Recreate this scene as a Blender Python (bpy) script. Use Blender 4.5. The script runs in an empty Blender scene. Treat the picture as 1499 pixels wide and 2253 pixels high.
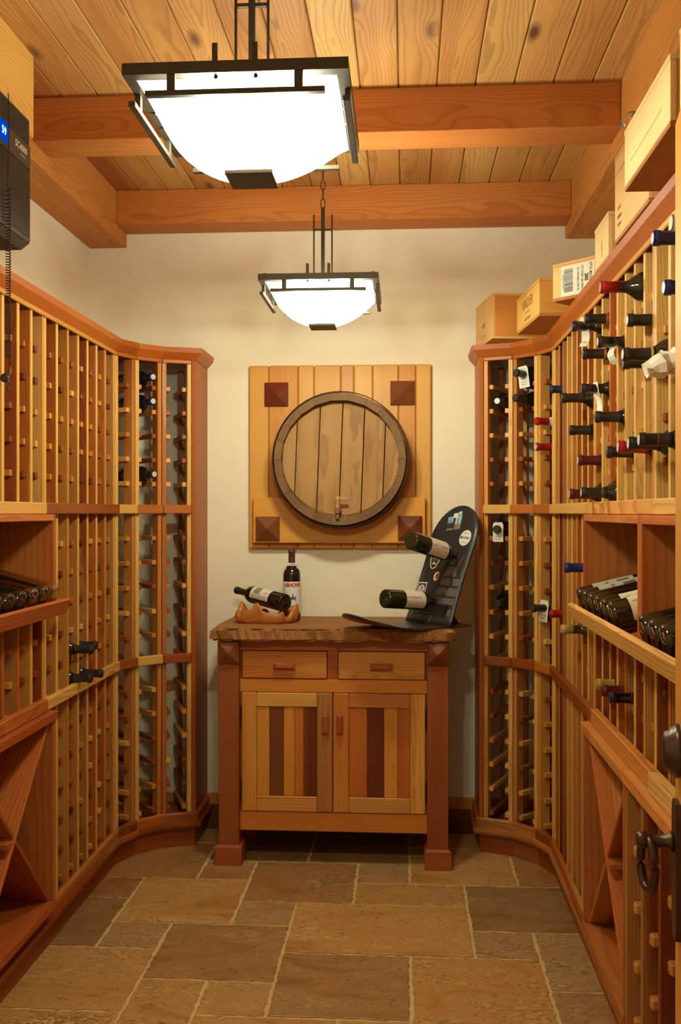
import bpy, bmesh, math, random
from mathutils import Matrix, Vector
random.seed(11)
SC = bpy.context.scene
COL = SC.collection
PI = math.pi

# ------------------------------------------------------------------ camera, world, exposure
F_PX, IW, IH = 2150.0, 1499, 2253
CAM_H, YAW = 1.404, math.atan(142.5 / 2150)
cam = bpy.data.cameras.new('camera'); co = bpy.data.objects.new('camera', cam); COL.objects.link(co)
cam.sensor_fit = 'VERTICAL'; cam.sensor_height = 36; cam.lens = F_PX / IH * 36
cam.clip_start = .02; cam.clip_end = 60
co.location = (0, 0, CAM_H); co.rotation_euler = (PI / 2, 0, YAW)
SC.camera = co
W = bpy.data.worlds.new('world'); SC.world = W; W.use_nodes = True
W.node_tree.nodes['Background'].inputs[0].default_value = (1.0, .91, .70, 1)
W.node_tree.nodes['Background'].inputs[1].default_value = .26
SC.view_settings.view_transform = 'Standard'; SC.view_settings.look = 'None'
SC.view_settings.gamma = 1; SC.view_settings.use_curve_mapping = False
SC.view_settings.exposure = 0.0
LAMP_W = 68.0
LAMP_COL = (.93, 1.0, .80)
SC.cycles.use_denoising = True
SC.cycles.max_bounces = 8; SC.cycles.diffuse_bounces = 4
SC.cycles.sample_clamp_indirect = 6

# ------------------------------------------------------------------ helpers
def lin(r, g, b):
    f = lambda c: (c / 255 / 12.92) if c / 255 <= .04045 else ((c / 255 + .055) / 1.055) ** 2.4
    return (f(r), f(g), f(b), 1)
WM = {}
def T(x, y, z): return Matrix.Translation((x, y, z))
def R(a, ax): return Matrix.Rotation(a, 4, ax)
def put(name, data, M, parent=None, col=None, local=False):
    o = bpy.data.objects.new(name, data); COL.objects.link(o)
    if parent is not None:
        pw = WM[parent.name]
        if local: M = pw @ M
        o.parent = parent; o.matrix_basis = pw.inverted() @ M
    else:
        o.matrix_basis = M
    WM[o.name] = M.copy()
    if col is not None: o.color = col
    return o
def thing(name, label, cat, M, group=None):
    o = put(name, None, M); o.empty_display_size = .05
    return tag(o, label, cat, group)
def tag(o, label, cat, group=None):
    o['label'] = label; o['category'] = cat
    if group: o['group'] = group
    return o
def struct(o): o['kind'] = 'structure'; return o

class MB:
    """collects shapes, builds one mesh"""
    def __init__(s): s.v = []; s.f = []; s.sm = []
    def add(s, vs, fs, smooth=False):
        n = len(s.v); s.v += [tuple(v) for v in vs]; s.f += [tuple(i + n for i in f) for f in fs]; s.sm += [smooth] * len(fs)
    def box(s, x0, x1, y0, y1, z0, z1):
        s.add([(x0,y0,z0),(x1,y0,z0),(x1,y1,z0),(x0,y1,z0),(x0,y0,z1),(x1,y0,z1),(x1,y1,z1),(x0,y1,z1)],
              [(3,2,1,0),(4,5,6,7),(0,1,5,4),(1,2,6,5),(2,3,7,6),(3,0,4,7)])
    def obox(s, M, dx, dy, dz):
        c = [M @ Vector((sx*dx/2, sy*dy/2, sz*dz/2)) for sz in (-1,1) for sx, sy in ((-1,-1),(1,-1),(1,1),(-1,1))]
        s.add(c, [(3,2,1,0),(4,5,6,7),(0,1,5,4),(1,2,6,5),(2,3,7,6),(3,0,4,7)])
    def prism(s, pts, z0, z1, M=None):
        n = len(pts); vs = [(x, y, z0) for x, y in pts] + [(x, y, z1) for x, y in pts]
        if M: vs = [M @ Vector(v) for v in vs]
        s.add(vs, [tuple(range(n-1, -1, -1)), tuple(range(n, 2*n))] + [(i, (i+1) % n, n+(i+1) % n, n+i) for i in range(n)])
    def lathe(s, prof, seg=24, M=None, smooth=True, caps=True):
        vs = []; fs = []
        for r, z in prof:
            for k in range(seg):
                a = 2*PI*k/seg; vs.append(Vector((r*math.cos(a), r*math.sin(a), z)))
        for i in range(len(prof)-1):
            for k in range(seg):
                k2 = (k+1) % seg
                fs.append((i*seg+k, i*seg+k2, (i+1)*seg+k2, (i+1)*seg+k))
        if M: vs = [M @ v for v in vs]
        s.add(vs, fs, smooth)
        if caps:
            n = len(s.v) - len(vs)
            s.f.append(tuple(n+k for k in range(seg-1, -1, -1))); s.sm.append(False)
            s.f.append(tuple(n+(len(prof)-1)*seg+k for k in range(seg))); s.sm.append(False)
    def tube(s, pts, r, seg=8, closed=False):
        pts = [Vector(p) for p in pts]; n = len(pts); vs = []; fs = []
        up = Vector((0, 0, 1))
        for i, p in enumerate(pts):
            a = pts[(i-1) % n] if closed or i else pts[0]; b = pts[(i+1) % n] if closed or i < n-1 else pts[-1]
            t = (b - a).normalized(); x = t.cross(up)
            if x.length < 1e-3: x = t.cross(Vector((1, 0, 0)))
            x.normalize(); y = t.cross(x)
            for k in range(seg):
                w = 2*PI*k/seg; vs.append(p + (x*math.cos(w) + y*math.sin(w)) * r)
        for i in range(n if closed else n-1):
            j = (i+1) % n
            for k in range(seg):
                k2 = (k+1) % seg; fs.append((i*seg+k, j*seg+k, j*seg+k2, i*seg+k2))
        s.add(vs, fs, True)
        if not closed:
            m = len(s.v) - len(vs)
            s.f.append(tuple(m+k for k in range(seg))); s.sm.append(False)
            s.f.append(tuple(m+(n-1)*seg+k for k in range(seg-1, -1, -1))); s.sm.append(False)
    def mesh(s, name, m, fix=True):
        me = bpy.data.meshes.new(name); me.from_pydata(s.v, [], s.f)
        me.polygons.foreach_set('use_smooth', s.sm)
        if m: me.materials.append(m)
        if fix:
            b = bmesh.new(); b.from_mesh(me); bmesh.ops.recalc_face_normals(b, faces=b.faces); b.to_mesh(me); b.free()
        me.update(); return me
_bc = {}
def bmesh_box(dx, dy, dz, m, bev):
    k = (round(dx, 4), round(dy, 4), round(dz, 4), m.name, bev)
    if k not in _bc:
        b = bmesh.new(); bmesh.ops.create_cube(b, size=1)
        for v in b.verts: v.co = (v.co.x*dx, v.co.y*dy, v.co.z*dz)
        bv = min(bev, .3*min(dx, dy, dz))
        if bv > 0: bmesh.ops.bevel(b, geom=list(b.edges), offset=bv, segments=1, affect='EDGES')
        me = bpy.data.meshes.new('board'); b.to_mesh(me); b.free(); me.materials.append(m); _bc[k] = me
    return _bc[k]
def axis_of(s): return 'xyz'[max(range(3), key=lambda i: s[i])]
def board(name, size, M, parent=None, col=None, kind='rack', m=None, bev=.0015, ax=None, local=False):
    if not isinstance(M, Matrix): M = T(*M)
    m = m or WOOD(kind, ax or axis_of(size))
    return put(name, bmesh_box(*size, m, bev), M, parent, col, local)
def bb(name, x0, x1, y0, y1, z0, z1, parent=None, col=None, kind='rack', m=None, bev=.0015, ax=None):
    return board(name, (x1-x0, y1-y0, z1-z0), T((x0+x1)/2, (y0+y1)/2, (z0+z1)/2), parent, col, kind, m, bev, ax)
def jit(c, a=.10):
    k = 1 + random.uniform(-a, a); w = random.uniform(-a, a) * .35
    return (min(1, c[0]*k), min(1, c[1]*k*(1+w)), min(1, c[2]*k*(1+2*w)), 1)

# ------------------------------------------------------------------ materials
class NT:
    def __init__(s, name):
        s.m = bpy.data.materials.new(name); s.m.use_nodes = True; s.t = s.m.node_tree; s.t.nodes.clear()
        s.out = s.n('ShaderNodeOutputMaterial')
    def n(s, typ, **kw):
        x = s.t.nodes.new(typ)
        for k, v in kw.items(): setattr(x, k, v)
        return x
    def l(s, a, b): s.t.links.new(a, b)
    def val(s, x, sock):
        if isinstance(x, (int, float)): sock.default_value = x
        elif isinstance(x, tuple): sock.default_value = x
        else: s.l(x, sock)
    def math(s, op, a, b=None, c=None):
        x = s.n('ShaderNodeMath', operation=op); s.val(a, x.inputs[0])
        if b is not None: s.val(b, x.inputs[1])
        if c is not None: s.val(c, x.inputs[2])
        return x.outputs[0]
    def vmath(s, op, a, b=None):
        x = s.n('ShaderNodeVectorMath', operation=op); s.val(a, x.inputs[0])
        if b is not None: s.val(b, x.inputs[1])
        return x.outputs[0]
    def mix(s, f, a, b, mode='MIX'):
        x = s.n('ShaderNodeMix', data_type='RGBA', blend_type=mode); s.val(f, x.inputs[0]); s.val(a, x.inputs[6]); s.val(b, x.inputs[7])
        return x.outputs[2]
    def ramp(s, f, stops):
        x = s.n('ShaderNodeValToRGB'); e = x.color_ramp.elements
        while len(e) < len(stops): e.new(.5)
        for i, (p, c) in enumerate(stops):
            e[i].position = p; e[i].color = c if isinstance(c, tuple) else (c, c, c, 1)
        s.l(f, x.inputs[0]); return x.outputs[0]
    def noise(s, v, scale=5, detail=3, rough=.5, dist=0):
        x = s.n('ShaderNodeTexNoise'); x.inputs['Scale'].default_value = scale; x.inputs['Detail'].default_value = detail
        x.inputs['Roughness'].default_value = rough; x.inputs['Distortion'].default_value = dist
        s.l(v, x.inputs['Vector']); return x.outputs[0]
    def scale(s, v, sc): return s.vmath('MULTIPLY', v, sc)
    def bsdf(s, col, rough=.5, metal=0, spec=.5, bump=None, bstr=.2, bdist=.01, coat=0, trans=0):
        p = s.n('ShaderNodeBsdfPrincipled'); s.val(col, p.inputs['Base Color']); s.val(rough, p.inputs['Roughness'])
        p.inputs['Metallic'].default_value = metal; p.inputs['Specular IOR Level'].default_value = spec
        p.inputs['Coat Weight'].default_value = coat; p.inputs['Transmission Weight'].default_value = trans
        if bump is not None:
            b = s.n('ShaderNodeBump'); b.inputs['Strength'].default_value = bstr; b.inputs['Distance'].default_value = bdist
            s.l(bump, b.inputs['Height']); s.l(b.outputs[0], p.inputs['Normal'])
        s.l(p.outputs[0], s.out.inputs[0]); s.p = p; return p
_wood = {}
def WOOD(kind, ax):
    """long grain along local axis ax; the base colour is the object's own colour"""
    k = (kind, ax)
    if k in _wood: return _wood[k]
    P = dict(rack=dict(freq=120, sap=.75, con=.42, knot=0, rough=.42),
             plank=dict(tint=(.67,.60,.46,1),freq=105, sap=.30, con=.46, knot=1.5, rough=.55),
             beam=dict(tint=(1,.92,.62,1),freq=95, sap=.20, con=.36, knot=.6, rough=.6),
             fine=dict(tint=(.95,.83,.50,1), freq=190, sap=.15, con=.20, knot=0, rough=.38),
             oak=dict(tint=(.98,.90,.76,1), freq=150, sap=.1, con=.44, knot=0, rough=.62),
             pine=dict(tint=(1,.93,.80,1),freq=90, sap=.2, con=.16, knot=0, rough=.6),
             bold=dict(freq=75, sap=.12, con=.52, knot=0, rough=.45),
             panel=dict(tint=(1,.86,.46,1), freq=46, sap=.35, con=.36, knot=0, rough=.45))[kind]
    t = NT('wood_%s_%s' % k)
    tc = t.n('ShaderNodeTexCoord'); oi = t.n('ShaderNodeObjectInfo')
    rnd = oi.outputs['Random']
    r2 = t.math('FRACT', t.math('MULTIPLY', rnd, 37.31)); r3 = t.math('FRACT', t.math('MULTIPLY', rnd, 91.7))
    sep = t.n('ShaderNodeSeparateXYZ'); t.l(tc.outputs['Object'], sep.inputs[0])
    o = dict(x=(0, 1, 2), y=(1, 0, 2), z=(2, 0, 1))[ax]
    a, u, v = (sep.outputs[i] for i in o)
    a = t.math('ADD', a, t.math('MULTIPLY', rnd, 23.0))
    comb = t.n('ShaderNodeCombineXYZ'); t.l(a, comb.inputs[0]); t.l(u, comb.inputs[1]); t.l(v, comb.inputs[2])
    off = t.n('ShaderNodeCombineXYZ'); t.l(t.math('MULTIPLY', r2, 9.0), off.inputs[1]); t.l(t.math('MULTIPLY', r3, 9.0), off.inputs[2])
    c = t.vmath('ADD', comb.outputs[0], off.outputs[0])
    wob = t.noise(t.scale(c, (1.3, 5, 5)), 1, 2)
    wob2 = t.noise(t.scale(c, (3.2, 14, 14)), 1, 2)
    # distance from a pith line that wanders along the board: gives straight and cathedral grain
    du = t.math('ADD', t.math('SUBTRACT', t.math('MULTIPLY', r2, .12), .06), t.math('MULTIPLY', t.math('SUBTRACT', wob, .5), .16))
    dv = t.math('ADD', .02, t.math('MULTIPLY', r3, .06))
    uu = t.math('ADD', u, du); vv = t.math('ADD', t.math('ADD', v, dv), t.math('MULTIPLY', t.math('SUBTRACT', wob2, .5), .02))
    rr = t.math('SQRT', t.math('ADD', t.math('MULTIPLY', uu, uu), t.math('MULTIPLY', vv, vv)))
    kn = None
    if P['knot']:
        vo = t.n('ShaderNodeTexVoronoi'); vo.inputs['Scale'].default_value = 1
        t.l(t.scale(c, (2.6, 8.0, 0.0)), vo.inputs['Vector'])
        vc = t.n('ShaderNodeSeparateColor'); t.l(vo.outputs['Color'], vc.inputs[0])
        dist = t.math('ADD', vo.outputs['Distance'], t.math('MULTIPLY', t.math('GREATER_THAN', vc.outputs[0], .30*P['knot']), 2.0))
        kn = dist
        rr = t.math('ADD', rr, t.math('MULTIPLY', t.math('POWER', 2.718, t.math('MULTIPLY', dist, -7.0)), .05))
    ph = t.math('FRACT', t.math('MULTIPLY', rr, P['freq']))
    late = t.ramp(ph, [(0, 0.0), (.55, .25), (.86, 1.0), (.96, .85), (1, 0.0)])
    fib = t.noise(t.scale(c, (5, 260, 260)), 1, 2, .6)
    blot = t.noise(t.scale(c, (1.2, 9, 9)), 1, 2)
    base = t.mix(1.0, oi.outputs['Color'], P.get('tint', (1, .90, .60, 1)), 'MULTIPLY')
    sapm = t.ramp(t.noise(t.scale(c, (.45, 11, 7)), 1, 1), [(.47, 0.0), (.53, 1.0)])
    sapc = t.mix(P['sap'], base, t.mix(.45, base, (.80, .44, .12, 1), 'MIX'))
    b0 = t.mix(sapm, base, sapc)
    dark = t.mix(1.0, b0, (.40, .30, .24, 1), 'MULTIPLY')
    g = t.math('MULTIPLY', late, P['con'])
    g = t.math('ADD', g, t.math('MULTIPLY', t.math('SUBTRACT', fib, .5), .22))
    g = t.math('ADD', g, t.math('MULTIPLY', t.math('SUBTRACT', blot, .5), .45))
    g.node.use_clamp = True
    cfin = t.mix(g, b0, dark)
    if kn is not None:
        cfin = t.mix(t.ramp(kn, [(.07, 1.0), (.12, .6), (.20, 0.0)]), cfin, (.10, .035, .012, 1))
    t.bsdf(cfin, P['rough']+.06, spec=.35, bump=t.math('ADD', t.math('MULTIPLY', late, -.5), fib), bstr=.10, bdist=.002)
    _wood[k] = t.m; return t.m
def simple(name, col=None, rough=.5, metal=0, spec=.5, coat=0, noise=0, nscale=20, bump=0):
    t = NT(name)
    if col is None:
        oi = t.n('ShaderNodeObjectInfo'); c = oi.outputs['Color']
    else:
        rgb = t.n('ShaderNodeRGB'); rgb.outputs[0].default_value = col; c = rgb.outputs[0]
    b = None
    if noise or bump:
        tc = t.n('ShaderNodeTexCoord'); nz = t.noise(tc.outputs['Object'], nscale, 4)
        if noise: c = t.mix(t.math('MULTIPLY', nz, noise), c, t.mix(1.0, c, (.3, .3, .3, 1), 'MULTIPLY'))
        b = nz if bump else None
    t.bsdf(c, rough, metal, spec, bump=b, bstr=bump or .1, bdist=.004, coat=coat); return t.m

def mk_plaster():
    t = NT('plaster'); tc = t.n('ShaderNodeTexCoord'); c = tc.outputs['Object']
    n1 = t.noise(c, 9, 5, .55, .6); n2 = t.noise(c, 38, 3); n3 = t.noise(c, 1.3, 2)
    col = t.mix(n3, lin(246, 238, 216), lin(238, 226, 198))
    h = t.math('ADD', t.ramp(n1, [(.35, 0.0), (.5, .8), (.65, 1.0)]), t.math('MULTIPLY', n2, .25))
    t.bsdf(col, .75, bump=h, bstr=.22, bdist=.006); return t.m
PLASTER = mk_plaster()
def mk_tile():
    t = NT('travertine'); tc = t.n('ShaderNodeTexCoord'); oi = t.n('ShaderNodeObjectInfo'); rnd = oi.outputs['Random']
    off = t.n('ShaderNodeCombineXYZ'); t.l(t.math('MULTIPLY', rnd, 50), off.inputs[0]); t.l(t.math('MULTIPLY', rnd, 131), off.inputs[1])
    c = t.vmath('ADD', tc.outputs['Object'], off.outputs[0])
    st = t.scale(c, (1, 2.2, 1))
    n1 = t.noise(st, 3.2, 4, .55, 1.2); n2 = t.noise(st, 15, 4, .6, 2.0); n3 = t.noise(t.scale(c, (1, 1.6, 1)), 60, 3, .7, 1.0)
    base = oi.outputs['Color']
    col = t.mix(t.ramp(n1, [(.32, 0.0), (.68, 1.0)]), t.mix(1.0, base, (.62, .58, .55, 1), 'MULTIPLY'), t.mix(.25, base, (.85, .62, .36, 1)))
    vein = t.ramp(n2, [(.40, 0.0), (.50, 1.0), (.58, 0.0)])
    r2 = t.math('FRACT', t.math('MULTIPLY', rnd, 53.3))
    col = t.mix(t.math('MULTIPLY', vein, t.math('MULTIPLY', t.ramp(n1, [(.45, 0.0), (.6, 1.0)]), t.math('ADD', .25, t.math('MULTIPLY', r2, .65)))), col, (.07, .045, .025, 1))
    pit = t.ramp(n3, [(.54, 0.0), (.64, 1.0)])
    pm = t.math('MULTIPLY', pit, t.ramp(n2, [(.40, 0.0), (.60, 1.0)]))
    col = t.mix(t.math('MULTIPLY', pm, .9), col, (.10, .05, .022, 1))
    spk = t.ramp(t.noise(c, 95, 2, .5), [(.74, 0.0), (.78, 1.0)])
    col = t.mix(t.math('MULTIPLY', spk, .35), col, (.75, .60, .40, 1))
    t.bsdf(col, .42, bump=t.math('SUBTRACT', n2, t.math('MULTIPLY', pm, 1.2)), bstr=.25, bdist=.004); return t.m
TILE = mk_tile()
GROUT = simple('grout', lin(236, 200, 136), .9, noise=.5, nscale=60, bump=.5)
BRONZE = simple('bronze', lin(74, 62, 50), .42, metal=.75, noise=.4, nscale=14)
IRON = simple('dark_iron', lin(84, 64, 50), .34, metal=.8)
STEEL = simple('steel', lin(190, 185, 178), .25, metal=1)
GLASS_DARK = simple('dark_glass', (.010, .007, .004, 1), .07, spec=.6, coat=.3)
GLASS_OLIVE = simple('olive_glass', (.016, .017, .006, 1), .08, spec=.6, coat=.3)
FOIL = simple('foil', None, .36, spec=.5)
PAPER = simple('paper', None, .75)
INK = simple('ink', None, .7)
BLACK = simple('black_plastic', lin(34, 30, 27), .5)
BOARDTOP = simple('board_top', lin(50, 48, 46), .34, spec=.4)
BURL = simple('burl', lin(214, 128, 52), .38, noise=.95, nscale=26, bump=.4)
SPIGOT = simple('spigot_wood', lin(176, 130, 86), .5)
def glassm(name, col, rough=.02):
    t = NT(name); t.bsdf(col, rough, trans=1.0, spec=.5); t.p.inputs['IOR'].default_value = 1.25; return t.m
def thin_glass(name, col, k):
    t = NT(name); fr = t.n('ShaderNodeLayerWeight'); fr.inputs[0].default_value = .35
    tr = t.n('ShaderNodeBsdfTransparent'); tr.inputs[0].default_value = col
    gl = t.n('ShaderNodeBsdfGlossy'); gl.inputs['Roughness'].default_value = .05; gl.inputs[0].default_value = (.9, .9, .85, 1)
    mx = t.n('ShaderNodeMixShader'); t.l(t.math('MULTIPLY', fr.outputs['Facing'], k), mx.inputs[0])
    t.l(tr.outputs[0], mx.inputs[1]); t.l(gl.outputs[0], mx.inputs[2]); t.l(mx.outputs[0], t.out.inputs[0]); return t.m
GLASS_CLEAR = thin_glass('clear_glass', (.86, .83, .76, 1), .95); GLASS_GREEN = thin_glass('green_glass', (.30, .55, .10, 1), .70)
WRAP = simple('plastic_wrap', lin(232, 222, 204), .30, spec=.6, coat=.5)
def mk_bowl():
    t = NT('bowl_glass')
    tr = t.n('ShaderNodeBsdfTransparent'); tr.inputs[0].default_value = (1, .98, .92, 1)
    tl = t.n('ShaderNodeBsdfTranslucent'); tl.inputs[0].default_value = (.97, .92, .80, 1)
    em = t.n('ShaderNodeEmission'); em.inputs[0].default_value = (1, .90, .70, 1); em.inputs[1].default_value = .8
    m1 = t.n('ShaderNodeMixShader'); m1.inputs[0].default_value = .22
    t.l(tr.outputs[0], m1.inputs[1]); t.l(tl.outputs[0], m1.inputs[2])
    ad = t.n('ShaderNodeAddShader'); t.l(m1.outputs[0], ad.inputs[0]); t.l(em.outputs[0], ad.inputs[1])
    t.l(ad.outputs[0], t.out.inputs[0]); return t.m
BOWL = mk_bowl()
def mk_emit(name, col, s):
    t = NT(name); e = t.n('ShaderNodeEmission'); e.inputs[0].default_value = col; e.inputs[1].default_value = s
    t.l(e.outputs[0], t.out.inputs[0]); return t.m
BULB = mk_emit('bulb', (1, .85, .6, 1), 30)
LED = mk_emit('led_digits', (.35, .75, 1, 1), 4); LEDBG = mk_emit('led_background', (.0, .06, .55, 1), .9)
def mk_grille():
    t = NT('grille'); tc = t.n('ShaderNodeTexCoord')
    w = t.n('ShaderNodeTexVoronoi'); w.inputs['Scale'].default_value = 130; w.inputs['Randomness'].default_value = 0
    t.l(tc.outputs['Object'], w.inputs['Vector'])
    f = t.ramp(w.outputs['Distance'], [(.30, 0.0), (.38, 1.0)])
    t.bsdf(t.mix(f, (.004, .003, .002, 1), lin(42, 34, 28)), .5, bump=f, bstr=.6, bdist=.003); return t.m
GRILLE = mk_grille()
CASING = simple('casing', lin(70, 58, 48), .45)

# ------------------------------------------------------------------ lettering (built first, while the scene is small)
TXT = {}
def letters(jobs):
    obs = []
    for key, (s, size, bold) in jobs.items():
        cu = bpy.data.curves.new('text', 'FONT'); cu.body = s; cu.size = size; cu.align_x = 'CENTER'; cu.align_y = 'CENTER'
        cu.offset = bold; cu.resolution_u = 2; cu.extrude = .0002
        o = bpy.data.objects.new('text', cu); COL.objects.link(o); obs.append((key, o))
    dg = bpy.context.evaluated_depsgraph_get()
    for key, o in obs: TXT[key] = bpy.data.meshes.new_from_object(o.evaluated_get(dg))
    for key, o in obs: bpy.data.objects.remove(o)
    for me in TXT.values():
        me.materials.clear(); me.materials.append(INK)
letters(dict(model=('SC4000', .027, .0001), brandline=('whisperkool', .008, 0), temp=('59', .030, .0003),
             show=('SHOW', .022, .0012), showside=('RED', .012, .0002), malbec=('MALBEC', .0105, .0003), small1=('2009  ARGENTINA', .004, 0),
             crest=('ONE', .030, 0), viader=('VIADER', .052, 0), napa=('NAPA VALLEY', .016, 0),
             lab1=('CYT D. MELCHOR CAB. S', .0135, .0003), lab2=('2005', .020, .0008), lab3=('O.F.1149258  CM.10002213', .0118, .0001),
             lab4=('S.A. 14,5% (RED) LOPE1718', .0105, .0001), barnum=('1 80 82734 0192 4', .007, 0), burn=('Z N', .045, 0),
             script=('Amuse', .045, 0), tagnote=('wt 92  $ 40', .006, 0), tagnote2=('Alban Syr', .006, 0),
             okemo=('OKEMO', .0165, .0002), vermont=('VERMONT', .0065, 0), ludlow=('SINCE 1956', .006, 0), deco=('CASPIAN', .014, .0006),
             chat=('Chateau', .010, 0), cell=('CELLARS', .006, 0), chatm=('MAISON', .0075, 0), rom=('ROM', .017, 0), hh=('H', .010, .0004),
             est=('ESTATE', .008, 0), gold=('FRANK', .0075, .0002), c5a=('NV 11', .012, 0), vint=('2001', .009, 0)))
def text(key, M, parent, col, local=False, name='lettering'):
    return put(name, TXT[key], M, parent, col, local)
def curved(key, r, phi0, z, sc=1.0):
    """text bent round a cylinder of radius r about local Z, centred on angle phi0, reading upright"""
    src = TXT[key]; me = src.copy()
    for v in me.vertices:
        a = phi0 + v.co.x * sc / r; rr = r + v.co.z
        v.co = (rr*math.cos(a), rr*math.sin(a), z + v.co.y * sc)
    return me
def curved_side(key, r, phi0, z, flip=1):
    """text bent round the cylinder but running along the bottle's axis"""
    src = TXT[key]; me = src.copy()
    for v in me.vertices:
        a = phi0 - flip * v.co.y / r; rr = r + v.co.z
        v.co = (rr*math.cos(a), rr*math.sin(a), z + flip * v.co.x)
    return me

# colours (sRGB albedo)
TAN, HONEY, ORANGE, RED, DARK = lin(230, 186, 122), lin(208, 150, 80), lin(184, 106, 48), lin(150, 76, 34), lin(108, 50, 24)
PALE, CEDAR, CREAM = lin(234, 200, 140), lin(176, 96, 50), lin(236, 214, 172)
MIX = [TAN, TAN, HONEY, HONEY, ORANGE, ORANGE, RED, RED]

# ------------------------------------------------------------------ the room
XW_L, XW_R, Y_B, Y_F, Z_C = -1.415, .863, 4.31, .75, 2.795
XL, XR = -1.15, .574
struct(bb('wall_back', XW_L-.1, XW_R+.1, Y_B, Y_B+.1, -.05, 2.9, m=PLASTER, bev=0))
struct(bb('wall_left', XW_L-.1, XW_L, Y_F-.1, Y_B, -.05, 2.9, m=PLASTER, bev=0))
struct(bb('wall_right', XW_R, XW_R+.1, Y_F-.1, Y_B, -.05, 2.9, m=PLASTER, bev=0))
wf = MB(); wf.box(XW_L, -.55, Y_F-.1, Y_F, 0, 2.8); wf.box(.40, XW_R, Y_F-.1, Y_F, 0, 2.8); wf.box(-.55, .40, Y_F-.1, Y_F, 2.15, 2.8)
struct(put('wall_front', wf.mesh('wall_front', PLASTER), T(0, 0, 0)))
fl = struct(bb('floor', XW_L-.05, XW_R+.05, -.4, Y_B, -.06, -.0035, m=GROUT, bev=0))
# travertine slabs, in the laid pattern seen in the photo (grid of about 0.203 m)
GX = lambda k: -.39 + .2035*k
GY = lambda m: 2.70 + .2*m
B1, B2, B3, B4, B5 = lin(216, 160, 84), lin(186, 132, 66), lin(222, 162, 82), lin(160, 116, 56), lin(196, 154, 96)
slabs = [(-1,1,4,6,B2),(1,2,5,6,B5),(1,3,4,5,B1),(2,4,5,7,B1),(4,6,5,7,B2),(3,5,3,5,B4),(0,3,2,4,B3),(3,4,2,3,B5),(4,5,1,3,B5),
         (-3,-1,3,5,B1),(-1,0,3,4,B5),(-2,0,1,3,B2),(-3,-2,2,3,B5),(-4,-3,2,4,B4),(-4,-3,4,5,B2),(-5,-2,0,2,B1),(0,2,0,2,B2),(2,4,-1,2,B3),
         (-1,0,0,1,B1),(-2,-1,-1,1,B3),(4,5,0,1,B2),(-4,-2,5,7,B2),(-2,-1,5,6,B2),(-2,0,6,8,B4),(0,2,6,8,B4),(4,5,-1,0,B1),(-1,1,-2,0,B1),(1,2,-2,0,B3)]
occ = set()
def slab(k0, k1, m0, m1, col):
    for i in range(k0, k1):
        for j in range(m0, m1): occ.add((i, j))
    x0, x1, y0, y1 = GX(k0), GX(k1), GY(m0), GY(m1)
    x0 = max(x0, -1.40); x1 = min(x1, .85); y1 = min(y1, Y_B-.02)
    g = .0058; x0 += g; x1 -= g; y0 += g; y1 -= g
    cx, cy = (x0+x1)/2, (y0+y1)/2; pts = []
    def run(a, b):
        n = max(3, int(math.dist(a, b)/.016))
        for i in range(n):
            f = i/n; e = .0 if i == 0 else .0034
            pts.append((a[0]+(b[0]-a[0])*f+random.uniform(-e, e)-cx, a[1]+(b[1]-a[1])*f+random.uniform(-e, e)-cy))
    run((x0,y0),(x1,y0)); run((x1,y0),(x1,y1)); run((x1,y1),(x0,y1)); run((x0,y1),(x0,y0))
    b = MB(); n = len(pts); s = .985
    lo = [(x, y, -.0035) for x, y in pts]; mi = [(x, y, -.001) for x, y in pts]
    hi = [(x - math.copysign(min(.003, abs(x)), x), y - math.copysign(min(.003, abs(y)), y), 0) for x, y in pts]
    b.add(lo + mi + hi, [tuple(range(2*n, 3*n))] + [(i, (i+1) % n, n+(i+1) % n, n+i) for i in range(n)] + [(n+i, n+(i+1) % n, 2*n+(i+1) % n, 2*n+i) for i in range(n)])
    put('tile', b.mesh('tile', TILE), T(cx, cy, random.uniform(-.0006, .0006)), fl, jit(col, .08))
for a in slabs: slab(*a)
for m in range(8, -11, -1):
    for k in range(-5, 7):
        if (k, m) in occ: continue
        w, h = random.choice([(2,2),(1,1),(2,1),(1,2),(3,2)])
        while w > 1 and any((k+i, m-j) in occ or k+i > 6 for i in range(w) for j in range(h)): w -= 1
        while h > 1 and any((k+i, m-j) in occ for i in range(w) for j in range(h)): h -= 1
        if GY(m+1) > Y_B and GY(m-h+1) > Y_B - .05: continue
        if GX(k+w) < -1.36 or GX(k) > .80: continue
        slab(k, k+w, m-h+1, m+1, random.choice([B1, B2, B3, B5]))
ce = struct(bb('ceiling', XW_L-.1, XW_R+.1, Y_F-.1, Y_B+.1, Z_C+.02, Z_C+.1, m=PLASTER, bev=0))
PW = .1255; C_P = [lin(226,170,106), lin(216,156,92), lin(232,182,116), lin(208,146,84)]
k = -13
while True:
    x0 = .229 + PW*k; k += 1
    if x0 + PW < XW_L: continue
    if x0 > XW_R: break
    a, b = max(x0+.0012, XW_L), min(x0+PW-.0012, XW_R)
    if b-a < .01: continue
    bb('plank', a, b, Y_F, Y_B, Z_C, Z_C+.02, ce, jit(lin(196,118,66) if k == -11 else random.choice(C_P), .06), 'plank', bev=.004, ax='y')
for y0, y1, c in ((4.15, Y_B, lin(190, 112, 56)), (3.205, 3.36, lin(192, 116, 60))):
    struct(bb('ceiling_beam', -1.247, .695, y0, y1, 2.648, Z_C, col=c, kind='beam', bev=.003))
struct(bb('ceiling_beam', XW_L, -1.247, 2.0, Y_B, 2.588, Z_C, col=lin(200,130,70), kind='beam', bev=.003))
struct(bb('ceiling_beam', .695, XW_R, Y_F, Y_B, 2.592, Z_C, col=lin(206,138,76), kind='beam', bev=.003))
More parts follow.
